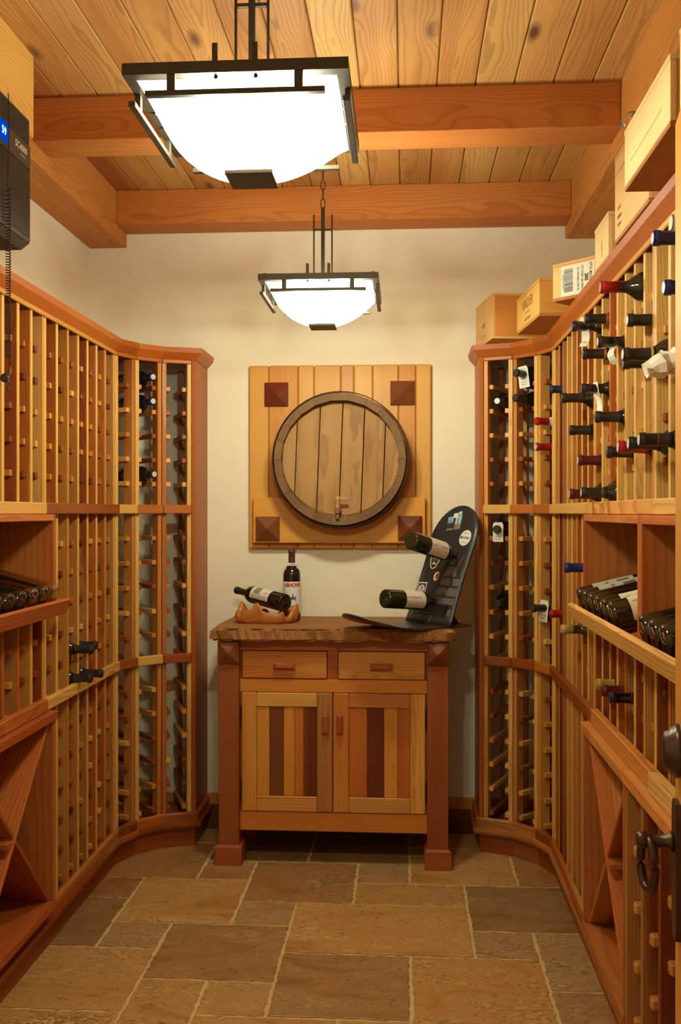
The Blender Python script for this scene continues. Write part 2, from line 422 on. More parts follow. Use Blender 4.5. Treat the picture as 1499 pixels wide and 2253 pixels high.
struct(bb('trim_1', XW_L, -1.132, 1.2, 2.915, 2.545, Z_C, col=lin(228,178,106), kind='beam', bev=.002))
bsb = struct(put('baseboard_back', None, T(-.29, 4.30, 0)))
bb('base_plank', XW_L, XW_R, 4.295, Y_B, 0, .106, bsb, DARK, 'fine'); bb('cap_strip', XW_L, XW_R, 4.293, Y_B, .106, .153, bsb, HONEY, 'fine')

# ------------------------------------------------------------------ racks
LOW = [.16, .26, .361, .461, .562, .663]; MID = [.79, .89, .99, 1.093, 1.194, 1.295]; UP = [1.42, 1.52, 1.62, 1.72, 1.82, 1.92]
class Frame:
    """t runs along the rack face, e out into the room"""
    def __init__(s, O, d, n): s.O, s.d, s.n = Vector(O), Vector(d), Vector(n); s.a = math.atan2(d[1], d[0])
    def M(s, t, e, z):
        p = s.O + s.d*t + s.n*e; return T(p.x, p.y, z) @ R(s.a, 'Z')
    def bx(s, name, t0, t1, e0, e1, z0, z1, par, col, kind='rack', ax=None, bev=.0015):
        return board(name, (t1-t0, e1-e0, z1-z0), s.M((t0+t1)/2, (e0+e1)/2, (z0+z1)/2), par, col, kind, bev=bev, ax=ax)
FL = Frame((XL, 0), (0, 1), (1, 0)); FR = Frame((XR, 0), (0, 1), (-1, 0))
UPT = .018
def columns(fr, ts, par, z0, z1, rows, cols, railcols=None, back=True, edge=None):
    """ts: far faces of the uprights, far to near"""
    for i, t in enumerate(ts):
        c = jit(cols[i % len(cols)], .08)
        fr.bx('upright', t-UPT, t, -.045, -.003 if edge else 0, z0, z1, par, c)
        if edge: fr.bx('edge_strip', t-UPT, t, -.003, 0, z0, z1, par, jit(edge[i % len(edge)], .06), 'fine', bev=.0008)  # added lighter facing: paints the stronger lamp light onto the upright's front edge
        if back: fr.bx('back_upright', t-UPT, t, -.25, -.215, z0, z1, par, jit(random.choice([ORANGE, RED]), .1))
    for i in range(len(ts)-1):
        for z in rows:
            for tt in (ts[i]-UPT-.0095, ts[i+1]+.0095):
                fr.bx('bottle_rail', tt-.0095, tt+.0095, -.245, -.014, z-.0095, z+.0095, par, jit(random.choice(railcols or [TAN, HONEY, HONEY, RED, RED, DARK, ORANGE]), .12), 'fine')
def rail(fr, t0, t1, z0, z1, par, col, e=.02, kind='fine', name='face_rail'):
    return fr.bx(name, t0, t1, 0, e, z0, z1, par, col, kind, bev=.003)
YL_B = [3.81, 3.698, 3.592, 3.487, 3.385, 3.28, 3.174, 3.067]
YR_B = [3.81, 3.715, 3.62, 3.525, 3.43, 3.33, 3.235, 3.13, 3.028]
YL_A = [3.049, 2.952, 2.849, 2.738, 2.635, 2.53, 2.425, 2.32]
YR_A = [3.010, 2.907, 2.80, 2.704, 2.605, 2.503, 2.404, 2.318]
YR_C = [2.300, 2.18, 2.075, 1.97, 1.865, 1.775]
RG = 'redwood bottle racks lining both side walls'
r = thing('bottle_rack', 'tall redwood bottle rack of seven columns, mostly empty, between glossy-bottle ledge and curved corner', 'wine rack', T(XL, 3.44, .115), RG)
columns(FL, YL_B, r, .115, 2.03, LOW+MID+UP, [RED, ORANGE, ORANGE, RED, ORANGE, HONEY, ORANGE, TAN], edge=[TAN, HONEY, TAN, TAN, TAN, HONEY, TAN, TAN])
rail(FL, 3.022, 3.812, 1.397, 1.434, r, RED); rail(FL, 3.022, 3.812, .774, .812, r, TAN, kind='bold')
rail(FL, 3.03, 3.812, 2.026, 2.042, r, HONEY, .008, name='top_trim')
r = thing('bottle_rack', 'empty upper redwood rack behind the hanging coiled cord', 'wine rack', T(XL, 2.68, 1.4), RG)
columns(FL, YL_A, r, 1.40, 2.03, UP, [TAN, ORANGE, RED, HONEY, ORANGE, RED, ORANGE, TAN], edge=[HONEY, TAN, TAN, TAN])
rail(FL, 2.29, 3.022, 1.397, 1.434, r, TAN); rail(FL, 2.29, 3.03, 2.026, 2.042, r, HONEY, .008, name='top_trim')
r = thing('bottle_rack', 'short empty redwood rack under the ledge of clear and green bottles', 'wine rack', T(XL, 2.68, .78), RG)
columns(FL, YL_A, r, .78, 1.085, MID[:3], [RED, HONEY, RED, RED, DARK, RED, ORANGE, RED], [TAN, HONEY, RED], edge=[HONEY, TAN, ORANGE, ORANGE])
rail(FL, 2.29, 3.022, .774, .814, r, lin(196,112,54), .024, 'bold')
r = thing('bottle_rack', 'tall redwood rack of eight columns below the crate with the barcode label', 'wine rack', T(XR, 3.42, .115), RG)
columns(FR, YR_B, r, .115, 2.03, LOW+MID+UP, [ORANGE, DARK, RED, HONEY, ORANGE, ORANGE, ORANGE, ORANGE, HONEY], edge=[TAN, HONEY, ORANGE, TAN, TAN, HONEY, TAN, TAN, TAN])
rail(FR, 2.95, 3.812, 1.397, 1.434, r, TAN); rail(FR, 2.95, 3.812, .774, .812, r, RED)
rail(FR, 3.02, 3.812, 2.026, 2.042, r, HONEY, .008, name='top_trim')
r = thing('bottle_rack', 'pale upper rack holding many capped bottles, above the open ledge of labelled bottles', 'wine rack', T(XR, 2.66, 1.4), RG)
columns(FR, YR_A, r, 1.40, 2.03, UP, [HONEY, TAN, ORANGE, TAN, TAN, TAN, TAN, ORANGE], [TAN, HONEY, RED, TAN])
rail(FR, 2.24, 2.95, 1.397, 1.434, r, lin(230,166,104), kind='bold'); rail(FR, 2.30, 3.02, 2.026, 2.042, r, HONEY, .008, name='top_trim')
r = thing('bottle_rack', 'pale upper rack nearest the door, with two dark blue capsules', 'wine rack', T(XR, 2.04, 1.4), RG)
columns(FR, YR_C, r, 1.40, 2.03, UP, [TAN, TAN, ORANGE, TAN], [TAN, HONEY, RED])
rail(FR, 1.76, 2.24, 1.397, 1.434, r, TAN, kind='bold'); rail(FR, 1.76, 2.30, 2.026, 2.042, r, TAN, .008, name='top_trim')
r = thing('bottle_rack', 'short rack of dark uprights between the labelled bottles and the diamond bin', 'wine rack', T(XR, 2.4, .78), RG)
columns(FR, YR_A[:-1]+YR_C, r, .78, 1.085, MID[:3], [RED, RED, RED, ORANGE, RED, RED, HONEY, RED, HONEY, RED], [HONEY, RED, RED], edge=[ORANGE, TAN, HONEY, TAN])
rail(FR, 2.24, 2.95, .774, .820, r, lin(214,136,72), .024, 'bold'); rail(FR, 1.76, 2.24, .774, .820, r, TAN, .030, 'bold')

# curved corners: three facets each side
LF = .125
def facets(sx):
    x0 = XL if sx > 0 else XR
    P = [Vector((x0, 3.815))]; D = []
    for a in (22.5, 45, 67.5):
        d = Vector((sx*math.sin(math.radians(a)), math.cos(math.radians(a)))); D.append(d); P.append(P[-1] + d*LF)
    return P, D
FACET = {}
nm = ['next to the straight columns', 'middle one of three', 'beside the end panel']
for sx in (1, -1):
    P, D = facets(sx)
    side = 'corner by the cabinet drawers on the mostly empty rack wall' if sx > 0 else 'corner behind the snowboard'
    for i in range(3):
        n = Vector((sx*D[i].y, -sx*D[i].x)).normalized() if True else None
        n = Vector((D[i].y, -D[i].x)) * sx
        fr = Frame(P[i], D[i], n); FACET[(sx, i)] = fr
        lab = {(1,0): 'narrow empty rack facet joining the straight columns, in the rack corner with two blue capsules',
               (1,1): 'narrow rack facet holding two blue-capped bottles and one black bottle',
               (1,2): 'narrow empty rack facet beside the end panel, in the mostly empty rack run',
               (-1,0): 'narrow rack facet holding two bright red capsules one above the other',
               (-1,1): 'narrow rack facet with a big white neck tag high up',
               (-1,2): 'narrow rack facet beside the end panel just behind the snowboard'}[(sx, i)]
        c = P[i] + D[i]*LF/2
        r = thing('bottle_rack', lab, 'wine rack', T(c.x, c.y, .115), RG)
        cols = {(1,0): [ORANGE, TAN], (1,1): [ORANGE, TAN], (1,2): [TAN, ORANGE], (-1,0): [HONEY, TAN], (-1,1): [ORANGE, TAN], (-1,2): [HONEY, TAN]}[(sx, i)]
        columns(fr, [LF-.001, .019], r, .115, 2.03, LOW+MID+UP, cols, [TAN, HONEY, HONEY, RED, RED])
        rc = {1: [TAN, ORANGE, ORANGE], -1: [ORANGE, ORANGE, TAN]}[sx][i]; rd = {1: [RED, TAN, RED], -1: [ORANGE, RED, RED]}[sx][i]
        rail(fr, .004, LF-.004, 1.397, 1.434, r, jit(rc)); rail(fr, .004, LF-.004, .774, .812, r, jit(rd))
        rail(fr, .002, LF-.002, 2.026, 2.042, r, jit(ORANGE), .008, name='top_trim')
        if i == 2:
            x = P[3].x; a, b = (x, x+.018) if sx > 0 else (x-.018, x)
            bb('end_panel', a, b, P[3].y-.006, Y_B-.001, .115, 2.043, r, lin(172,94,40) if sx > 0 else lin(182,104,48), 'fine', ax='z')

# crown and base: mitred boards swept round the curve
def path(sx, off=0):
    P, D = facets(sx); x0 = P[0].x; e = P[3] + Vector((sx*.018, 0))
    return [Vector((x0, 1.76)), Vector((x0, 2.46)) if False else Vector((x0, 2.28)), P[0], P[1], P[2], e, Vector((e.x, Y_B-.001))]
def sweep(name, sx, prof, par, cols, kind):
    p = path(sx); seg = []
    for i in range(len(p)-1):
        d = (p[i+1]-p[i]).normalized(); seg.append((d, Vector((d.y, -d.x))*sx))
    def mit(i):
        if i == 0: return seg[0][1]
        if i == len(p)-1: return seg[-1][1]
        a, b = seg[i-1][1], seg[i][1]; return (a+b)/(1+a.dot(b))
    for i in range(len(p)-1):
        d = seg[i][0]; c = (p[i]+p[i+1])/2; ang = math.atan2(d.y, d.x); zc = sum(q[1] for q in prof)/len(prof)
        M = T(c.x, c.y, zc) @ R(ang, 'Z'); Mi = M.inverted(); b = MB(); n = len(prof)
        vs = [Mi @ Vector((*(p[j] + mit(j)*e), z)) for j in (i, i+1) for e, z in prof]
        b.add(vs, [tuple(range(n)), tuple(range(2*n-1, n-1, -1))] + [(k, n+k, n+(k+1) % n, (k+1) % n) for k in range(n)])
        put(name, b.mesh(name, WOOD(kind, 'x')), M, par, jit(cols[i % len(cols)], .05))
def deck(name, sx, z0, z1, par, col, inset=0.0):
    p = path(sx); xw = XW_L+.001 if sx > 0 else XW_R-.001
    pts = [(xw, 1.76)] + [(q.x, q.y) for q in p[:1]+p[2:]] + [(xw, Y_B-.001)]
    b = MB(); b.prism([(x, y-3) for x, y in pts], z0, z1); return put(name, b.mesh(name, WOOD('fine', 'y')), T(0, 3, 0), par, col)
for sx in (1, -1):
    xw = -1.28 if sx > 0 else .72
    t = thing('crown_moulding', 'red-brown crown moulding curving along the rack top, ' + ('bare, below the black cooling unit' if sx > 0 else 'under the row of wooden crates'), 'moulding', T(xw, 3, 2.04), 'rack crown mouldings')
    sweep('crown_board', sx, [(-.012, 2.043), (.002, 2.043), (.026, 2.070), (.030, 2.090), (-.012, 2.090)], t, [lin(182,98,38), lin(186,102,40), lin(174,94,38), lin(192,108,44)], 'fine')
    deck('top_board', sx, 2.072, 2.0895, t, RED)
    t = thing('base_moulding', 'stepped redwood base moulding and plinth curving along the floor, ' + ('below the mostly empty racks' if sx > 0 else 'below the racks with the crates on top'), 'moulding', T(xw, 3, 0), 'rack base mouldings')
    sweep('base_board', sx, [(.0006, .106), (.012, .106), (.014, .140), (.008, .146), (.0006, .146)], t, [RED, ORANGE, RED, ORANGE], 'rack')
    sweep('cove_strip', sx, [(-.01, .078), (.016, .078), (.026, .092), (.026, .106), (-.01, .106)], t, [RED, RED, ORANGE, RED], 'rack')
    sweep('plinth_board', sx, [(-.02, 0.0), (-.004, 0.0), (-.004, .078), (-.02, .078)], t, [lin(150,74,42), lin(156,80,46)], 'fine')
    deck('floor_board', sx, .09, .1145, t, lin(150, 80, 44))

# display boxes with a sloping shelf and a front lip
def display(fr, t0, t1, label, lipcol, div=None):
    c = fr.M((t0+t1)/2, 0, 1.09).translation
    r = thing('display_shelf', label, 'display shelf', T(*c), 'display shelves let into the racks')
    E = .038
    fr.bx('side_panel', t1-.018, t1, -.25, E, 1.088, 1.397, r, lin(180,98,50), 'panel', ax='z')
    fr.bx('side_panel', t0, t0+.018, -.25, E, 1.088, 1.397, r, lin(190,106,54), 'panel', ax='z')
    fr.bx('top_panel', t0+.018, t1-.018, -.25, E, 1.376, 1.396, r, lin(196,112,58), 'panel')
    fr.bx('back_panel', t0+.018, t1-.018, -.25, -.238, 1.10, 1.376, r, RED, 'panel', ax='z')
    sg = 1 if fr is FL else -1
    def slope(name, tt, wt, e0, e1, z0, h, col):
        ph = math.radians(14); L = (e1-e0)/math.cos(ph); ec = (e0+e1)/2; zc = z0 + (e1-ec)*math.tan(ph)
        p = fr.O + fr.d*tt + fr.n*ec
        return board(name, (L, wt, h), T(p.x, p.y, zc) @ R(sg*ph, 'Y'), r, col, 'fine', ax='x' if L > wt else 'y')
    slope('sloped_shelf', (t0+t1)/2, t1-t0-.038, -.237, .055, 1.086, .012, lin(184,100,52))
    n = max(2, round((t1-t0)/.09)); 
    for i in range(n):
        slope('cradle_strip', t0+.05+(t1-t0-.1)*i/(n-1), .016, -.235, .050, 1.094, .012, lin(206,124,66))
    # lip leans out at the top
    b = MB(); pr = [(.050, 1.083), (.066, 1.080), (.084, 1.124), (.070, 1.130)]
    tt0, tt1 = t0, t1+.018
    vs = [Vector((t-(t0+t1)/2, e*(1 if fr is FR else 1), z)) for t in (tt0, tt1) for e, z in pr]
    vs = [Vector((v.x, v.y if fr is FR else -v.y, v.z)) for v in vs]
    b.add(vs, [(0,1,2,3), (7,6,5,4)] + [(k, 4+k, 4+(k+1) % 4, (k+1) % 4) for k in range(4)])
    p = fr.O + fr.d*(t0+t1)/2
    put('front_lip', b.mesh('front_lip', WOOD('bold', 'x')), T(p.x, p.y, 0) @ R(PI/2, 'Z'), r, lipcol)
    return r
display(FL, 2.32, 3.047, 'display ledge with clear and green bottles lying on it, under the coiled cord', lin(184,100,52))
display(FR, 2.284, 2.992, 'display ledge with white-labelled bottles beside a tall divider', lin(240,192,126))
display(FR, 1.79, 2.282, 'display ledge nearest the door, holding bottles with bare bases', lin(240,190,122))

def diamond(fr, t0, t1, label):
    c = fr.M((t0+t1)/2, 0, .12).translation
    r = thing('diamond_bin', label, 'wine bin', T(*c), 'diamond bins at the bottom of the racks')
    E, z0, z1 = .038, .172, .745
    fr.bx('side_panel', t1-.018, t1, -.25, E, z0, z1, r, lin(172,92,50), 'panel', ax='z')
    fr.bx('side_panel', t0, t0+.018, -.25, E, z0, z1, r, lin(168,88,48), 'panel', ax='z')
    fr.bx('top_panel', t0, t1, -.25, E+.008, z1, .773, r, lin(196,116,60) if fr is FR else lin(176,92,50), 'rack')
    fr.bx('back_panel', t0+.018, t1-.018, -.25, -.238, z0, z1, r, RED, 'panel', ax='z')
    fr.bx('bottom_board', t0, t1, -.25, E+.004, .1465, z0, r, lin(176,96,52), 'panel')
    ta, tb = t0+.018, t1-.018; Lt, Lz = tb-ta, z1-z0; L = math.hypot(Lt, Lz); an = math.atan2(Lz, Lt)
    p = fr.O + fr.n*(-.104)
    cy, cz = (ta+tb)/2, (z0+z1)/2
    # local x of the panel = into the wall, y = along the diagonal; rotation about world X
    board('cross_panel', (.262, L-.03, .013), T(p.x, cy, cz) @ R(an, 'X'), r, lin(200,116,60), 'bold' if fr is FL else 'rack', ax='y')
    for s in (-1, 1):
        off = s*L/4
        board('cross_panel', (.256, L/2-.024, .013), T(p.x, cy + off*math.cos(an), cz - off*math.sin(an)) @ R(-an, 'X'), r, lin(170,90,48), 'rack', ax='y')
    fr.bx('cleat', cy-.066, cy-.03, -.236, .030, cz-.010, cz+.006, r, lin(176,98,54), 'fine')
    return r
diamond(FL, 2.46, 3.047, 'diamond wine bin with crossed boards, below the mostly empty short rack')
diamond(FR, 2.437, 2.992, 'diamond wine bin with crossed boards, beside the big pale pegs near the door')
# magnum columns next to the diamond bin
r = thing('magnum_rack', 'wide-column rack with big pale pegs, between diamond bin and door handle', 'wine rack', T(XR, 2.1, .115))
MT = [2.436, 2.278, 2.124, 1.97, 1.815]
for i, t_ in enumerate(MT):
    FR.bx('upright', t_-.018, t_, -.25, .036, .153, .745, r, lin(140,66,36) if i else lin(150,74,40), 'rack', ax='z')
for i in range(4):
    zs = [.167, .303, .446, .583] if i % 2 == 0 else [.167, .296, .438, .580]
    for z in zs:
        for tt in (MT[i]-.018-.013, MT[i+1]+.013):
            FR.bx('peg', tt-.013, tt+.013, -.24, .022, z-.014, z+.014, r, jit(lin(214,152,92), .05), 'fine', bev=.005)
FR.bx('top_board', 1.79, 2.435, -.25, .046, .745, .773, r, lin(206,126,66), 'rack')
FR.bx('bottom_board', 1.79, 2.435, -.25, .040, .1465, .1525, r, lin(176,96,52), 'rack')

# ------------------------------------------------------------------ bottles
BORD = [(.0, .004), (.022, .001), (.0335, 0), (.0365, .003), (.0375, .010), (.0375, .185), (.0368, .198), (.033, .211), (.025, .222), (.0178, .231), (.0145, .241), (.0138, .255), (.0135, .285), (.0155, .287), (.0155, .297), (.0130, .300)]
BURG = [(.0, .004), (.024, .001), (.0355, 0), (.039, .003), (.040, .010), (.040, .145), (.0385, .165), (.0335, .188), (.026, .210), (.0185, .230), (.0150, .246), (.0140, .262), (.0138, .285), (.0155, .287), (.0155, .297), (.0130, .300)]
_bm = {}
def bottle_mesh(kind, m):
    if (kind, m.name) not in _bm:
        b = MB(); b.lathe(BORD if kind == 'bord' else BURG, 24); _bm[(kind, m.name)] = b.mesh('bottle_glass', m)
    return _bm[(kind, m.name)]
_cm = {}
def band_mesh(kind, z0, z1, cap, m, dr=.0006):
    k = (kind, z0, z1, cap, m.name, dr)
    if k not in _cm:
        pr = BORD if kind == 'bord' else BURG
        def rad(z):
            for (r0, a), (r1, c) in zip(pr[:-1], pr[1:]):
                if a <= z <= c and c > a: return r0 + (r1-r0)*(z-a)/(c-a)
            return pr[-1][0]
        zs = sorted({z0, z1} | {z for _, z in pr if z0 < z < z1})
        p = [(rad(z)+dr, z) for z in zs]
        if cap: p[-1] = (.0148, z1 - .001); p.append((.0128, z1 + .0008))
        b = MB(); b.lathe(p, 24, caps=cap); _cm[k] = b.mesh('band', m)
    return _cm[k]
def aim(p, d, roll=0):
    """matrix with local Z along d and origin at p"""
    z = Vector(d).normalized(); x = Vector((0, 0, 1)).cross(z)
    if x.length < 1e-4: x = Vector((1, 0, 0))
    x.normalize(); y = z.cross(x)
    M = Matrix((x, y, z)).transposed().to_4x4(); M.translation = Vector(p); return M @ R(roll, 'Z')
CAPC = dict(black=lin(42,40,38), red=lin(168,30,26), maroon=lin(92,26,30), blue=lin(34,40,104), navy=lin(40,58,88), gold=lin(190,160,90), silver=lin(190,188,184), olive=lin(176,140,48), purple=lin(58,30,44), brown=lin(96,50,40))
def bottle(label, tip, d, cap='black', kind='bord', group='bottles lying in the wall racks', band=None, glass=GLASS_DARK, capz=.232, disc=None):
    d = Vector(d).normalized(); base = Vector(tip) - d*.300
    o = thing('wine_bottle', label, 'bottle', aim(base, d), group)
    put('glass', bottle_mesh(kind, glass), T(0, 0, 0), o, local=True)
    if cap: put('capsule', band_mesh(kind, capz, .3005, True, FOIL), T(0, 0, 0), o, CAPC[cap], local=True)
    if band: put('capsule_band', band_mesh(kind, band[1], band[2], False, FOIL, .0010), T(0, 0, 0), o, band[0], local=True)
    if disc:
        b = MB(); b.lathe([(.0118, 0), (.0105, .0006)], 20); put('capsule_disc', b.mesh('disc', FOIL), T(0, 0, .3010), o, CAPC[disc], local=True)
    return o
NX = (-1, 0, 0)
def zc(row): return row + .0376
OR_B = (lin(176,84,44), .236, .243); GO_B = (lin(176,140,62), .236, .241)
# (label, tip x, column middle y, row, capsule, extras)
RB = [
 ('bright red capsule bottle with bare black shoulder, top row of the pale rack', .480, 2.4445, 1.92, 'red', dict(capz=.255)),
 ('dark blue capsule bottle in the top row, at the door edge', .500, 2.0135, 1.92, 'blue', dict(disc='silver')),
 ('dark blue capsule bottle in the second row, at the door edge', .522, 2.0136, 1.82, 'blue', dict(disc='silver')),
 ('bottle with a silver capsule end, half hidden by the door edge above the blue capsules', .508, 1.9086, 1.92, 'silver', dict()),
 ('plain black capsule bottle in the second row, right of the red capsule', .525, 2.352, 1.82, 'black', dict(disc='silver')),
 ('black capsule with an orange band in the top row, above another banded one', .515, 2.8445, 1.92, 'black', dict(band=OR_B)),
 ('black bottle with a twisted white tag on its neck, top row', .497, 2.9505, 1.92, 'black', dict(capz=.262)),
 ('black bottle wearing a looped white paper ring, second row of pale rack', .513, 2.6455, 1.82, 'black', dict(capz=.262, disc='silver')),
 ('black capsule with an orange band in the second row, below another banded one', .509, 2.8446, 1.82, 'black', dict(band=OR_B)),
 ('large-looking black capsule bottle with a thin gold band and shiny shoulder', .488, 2.231, 1.72, 'black', dict(band=GO_B, disc='silver')),
 ('black bottle tucked just below the gold-banded bottle', .515, 2.352, 1.72, 'black', dict()),
 ('shiny black bottle with a long narrow white tag hanging from it', .505, 2.8444, 1.72, 'black', dict(capz=.275)),
 ('black capsule under the bottle with the long narrow tag, same row', .485, 3.0704, 1.72, 'black', dict()),
 ('long black capsule bottle in the fourth row with a lit shoulder', .506, 2.6456, 1.62, 'black', dict()),
 ('short-looking black capsule in the fourth row, below and behind the long one', .509, 3.0703, 1.62, 'black', dict()),
 ('black capsule bottle in the fifth row, above the maroon one', .516, 2.5445, 1.52, 'black', dict()),
 ('shiny crimson capsule bottle partly hidden by a black one, fifth row', .503, 2.352, 1.52, 'red', dict(disc='silver')),
 ('black capsule bottle overlapping the shiny crimson one', .500, 2.231, 1.52, 'black', dict(disc='silver')),
 ('black capsule printed with a white letter and orange mark, at the door edge', .497, 2.1185, 1.52, 'black', dict(disc='silver')),
 ('maroon capsule bottle in the fifth row, alone among pale uprights', .514, 2.9506, 1.52, 'maroon', dict(disc='silver')),
 ('maroon capsule bottle in the row resting on the rail, half hidden', .489, 2.9504, 1.42, 'maroon', dict(disc='silver')),
 ('black capsule with gold print in the row resting on the rail', .487, 2.743, 1.42, 'black', dict(disc='silver', band=(lin(110,84,40), .243, .247))),
 ('slate blue capsule bottle in the first straight column by the curved corner', .5335, 3.6585, 1.82, 'navy', dict()),
 ('red capsule bottle beside the tagged black neck, in the first straight column', .535, 3.6585, .99, 'red', dict()),
 ('dark blue capsule bottle poking out just beside the display ledge', .494, 3.0702, 1.194, 'blue', dict()),
 ('pale gold capsule bottle poking out just below the display lip', .499, 3.1735, .99, 'gold', dict(capz=.262, glass=GLASS_OLIVE)),
 ('old gold capsule bottle, uppermost of three under the display lip', .528, 2.743, .89, 'olive', dict(capz=.250, glass=GLASS_OLIVE)),
 ('dark maroon capsule bottle, middle of three under the display lip', .524, 2.6456, .89, 'maroon', dict(capz=.24)),
 ('glossy black bottle, lowest of three under the display lip', .524, 2.5446, .89, 'black', dict(capz=.29, band=(lin(110,36,26), .246, .250))),
 ('dark purple capsule bottle between the two door plates', .493, 1.8087, .89, 'purple', dict()),
]
TAGS = {}
for lab, x, y, row, cap, kw in RB:
    o = bottle(lab, (x, y, zc(row)), NX, cap, **kw); TAGS[lab] = o
lh = TAGS['black capsule printed with a white letter and orange mark, at the door edge']
put('lettering', curved_side('hh', .0152, PI, .268), T(0, 0, 0), lh, lin(225,220,210), local=True)
put('capsule_mark', band_mesh('bord', .262, .2635, False, FOIL, .0012), T(0, 0, 0), lh, lin(190,100,40), local=True)
lg = TAGS['black capsule with gold print in the row resting on the rail']
put('lettering', curved_side('gold', .0152, PI, .262), T(0, 0, 0), lg, lin(150,120,60), local=True)
def facet_bottle(lab, sx, i, row, stick, cap, kind='bord', **kw):
    fr = FACET[(sx, i)]; p = fr.O + fr.d*(LF/2+.0005) + fr.n*stick
    o = bottle(lab, (p.x, p.y, zc(row)+.001), (fr.n.x, fr.n.y, 0), cap, kind, **kw); TAGS[lab] = o; return o
facet_bottle('dark bottle with a blue capsule, upper of the two in the corner facet', 1, 1, 1.92, .035, 'blue', disc='silver')
facet_bottle('dark bottle with a blue capsule, lower of the two in the corner facet', 1, 1, 1.82, .035, 'blue', disc='silver')
facet_bottle('black bottle with sloping shoulders below the two blue capsules', 1, 1, 1.52, .045, 'black', disc='silver')
facet_bottle('black neck pushed through a big white card, high in the corner facet', -1, 1, 1.92, .060, 'black')
facet_bottle('plain black neck directly below the big white card', -1, 1, 1.82, .065, 'black', 'burg')
facet_bottle('black bottle pointing straight out beside the end panel, upper part', -1, 2, 1.82, .010, 'black', 'burg', disc='silver')
facet_bottle('bright red capsule with white ring, upper of two in the corner facet', -1, 0, 1.72, .045, 'red', band=(lin(225,215,200), .232, .246))
facet_bottle('red capsule with pale tip, lower of two in the corner facet', -1, 0, 1.62, .045, 'red', disc='silver')
facet_bottle('black neck pushed through a small white card, just under the rail', -1, 2, 1.295, .020, 'black')
facet_bottle('bare black bottle pointing straight out beside the snowboard', -1, 2, .99, .005, 'black')
facet_bottle('black neck with a hanging white card, next to a red capsule', -1, 0, .99, .060, 'black')
for lab, x, y, row in (('black capsule bottle, upper pair, nearer of the two on the mostly empty rack', -1.080, 3.3235, .89), ('black capsule bottle, upper pair, farther of the two on the mostly empty rack', -1.100, 3.427, .89),
                       ('black capsule bottle, lower pair, nearer of the two on the mostly empty rack', -1.085, 3.3235, .79), ('black capsule bottle, lower pair, farther of the two on the mostly empty rack', -1.080, 3.427, .79)):
    bottle(lab, (x, y, zc(row)), (1, 0, 0), 'black')

# bottles on the display ledges: bases against the lip, necks up the slope
def laid(label, fr, t, glass, group, lab=None, cap='black', kind='bord', de=0.0):
    ph = math.radians(14); d = Vector((-fr.n.x*math.cos(ph), 0, math.sin(ph)))
    p = fr.O + fr.d*t + fr.n*(.058+de); z = 1.086 + .058*0 + .0062/math.cos(ph) + .0062 + .0375/math.cos(ph) - .003
    e0 = .058+de; zsurf = 1.086 + (.055-e0)*math.tan(ph) + .0064 + .012
    base = Vector((p.x, p.y, zsurf + .0380*math.cos(ph) + .002 + .038*math.sin(ph)*0))
    o = thing('wine_bottle', label, 'bottle', aim(base, d), group)
    put('glass', bottle_mesh(kind, glass), T(0, 0, 0), o, local=True)
    if cap: put('capsule', band_mesh(kind, .24, .3005, True, FOIL), T(0, 0, 0), o, CAPC[cap], local=True)
    return o
def wrap_label(o, z0, z1, a0, a1, r, col, name='paper_label', parent=None):
    b = MB(); n = 16
    vs = []
    for i in range(n+1):
        a = a0 + (a1-a0)*i/n
        for z in (z0, z1): vs.append((r*math.cos(a), r*math.sin(a), z))
    b.add(vs, [(2*i, 2*i+2, 2*i+3, 2*i+1) for i in range(n)], True)
    return put(name, b.mesh(name, PAPER, fix=False), T(0, 0, 0), parent or o, col, local=True)
G1 = 'bottles lying on the ledge with a tall divider'
specs = [(2.935, 'grey'), (2.850, 'grey2'), (2.755, None), (2.665, None), (2.575, 'white0'), (2.485, 'white')]
labs = ['dark bottle with a grey peeling label, farthest on the labelled-bottle ledge', 'dark bottle with a grey picture label, second on the labelled-bottle ledge',
        'unlabelled-looking dark bottle, third from the far end of the ledge', 'unlabelled-looking dark bottle squeezed fourth from the far end of the ledge',
        'dark bottle whose cream label is half covered by its neighbour', 'dark bottle with a large cream label facing out, nearest on its ledge']
for (t_, kd), lb in zip(specs, labs):
    o = laid(lb, FR, t_, GLASS_DARK, G1)
    if kd:
        # local axes: find the angle that faces up and toward the camera
        M = WM[o.name].to_3x3(); up = M.inverted() @ Vector((-.15, -.75, .62)); a = math.atan2(up.y, up.x)
        if kd.startswith('grey'):
            wrap_label(o, .045, .165, a-.95, a+1.15, .0380, lin(176,166,146))
            put('lettering', curved('rom', .0383, a, .085), T(0, 0, 0), o, lin(60,52,44), local=True)
            wrap_label(o, .115, .150, a-.45, a+.5, .0384, lin(92,84,72), 'label_picture')
        else:
            wrap_label(o, .045, .160, a-1.15, a+1.15, .0380, lin(226,212,178))
            for q, z in enumerate((.060, .085, .105, .135)):
                put('lettering', curved_side(('vint', 'chatm', 'cell', 'est')[q], .0383, a+.3*(q % 2)-.2, z, -1), T(0, 0, 0), o, lin(120,104,84), local=True)
G2 = 'bottles lying on the ledge nearest the door'
for t_, lb in ((2.165, 'dark bottle with shiny bare base, farthest on the ledge by the door'), (2.075, 'dark bottle with a sliver of white label, second on the ledge by the door'), (1.985, 'dark bottle third along the ledge by the door, nearly out of sight')):
    o = laid(lb, FR, t_, GLASS_DARK, G2)
    M = WM[o.name].to_3x3(); up = M.inverted() @ Vector((-.15, -.75, .62)); a = math.atan2(up.y, up.x)
    if t_ < 2.1: wrap_label(o, .060, .165, a-1.1, a+1.1, .0380, lin(224,212,186))
G3 = 'bottles lying on the ledge beneath the coiled cord'
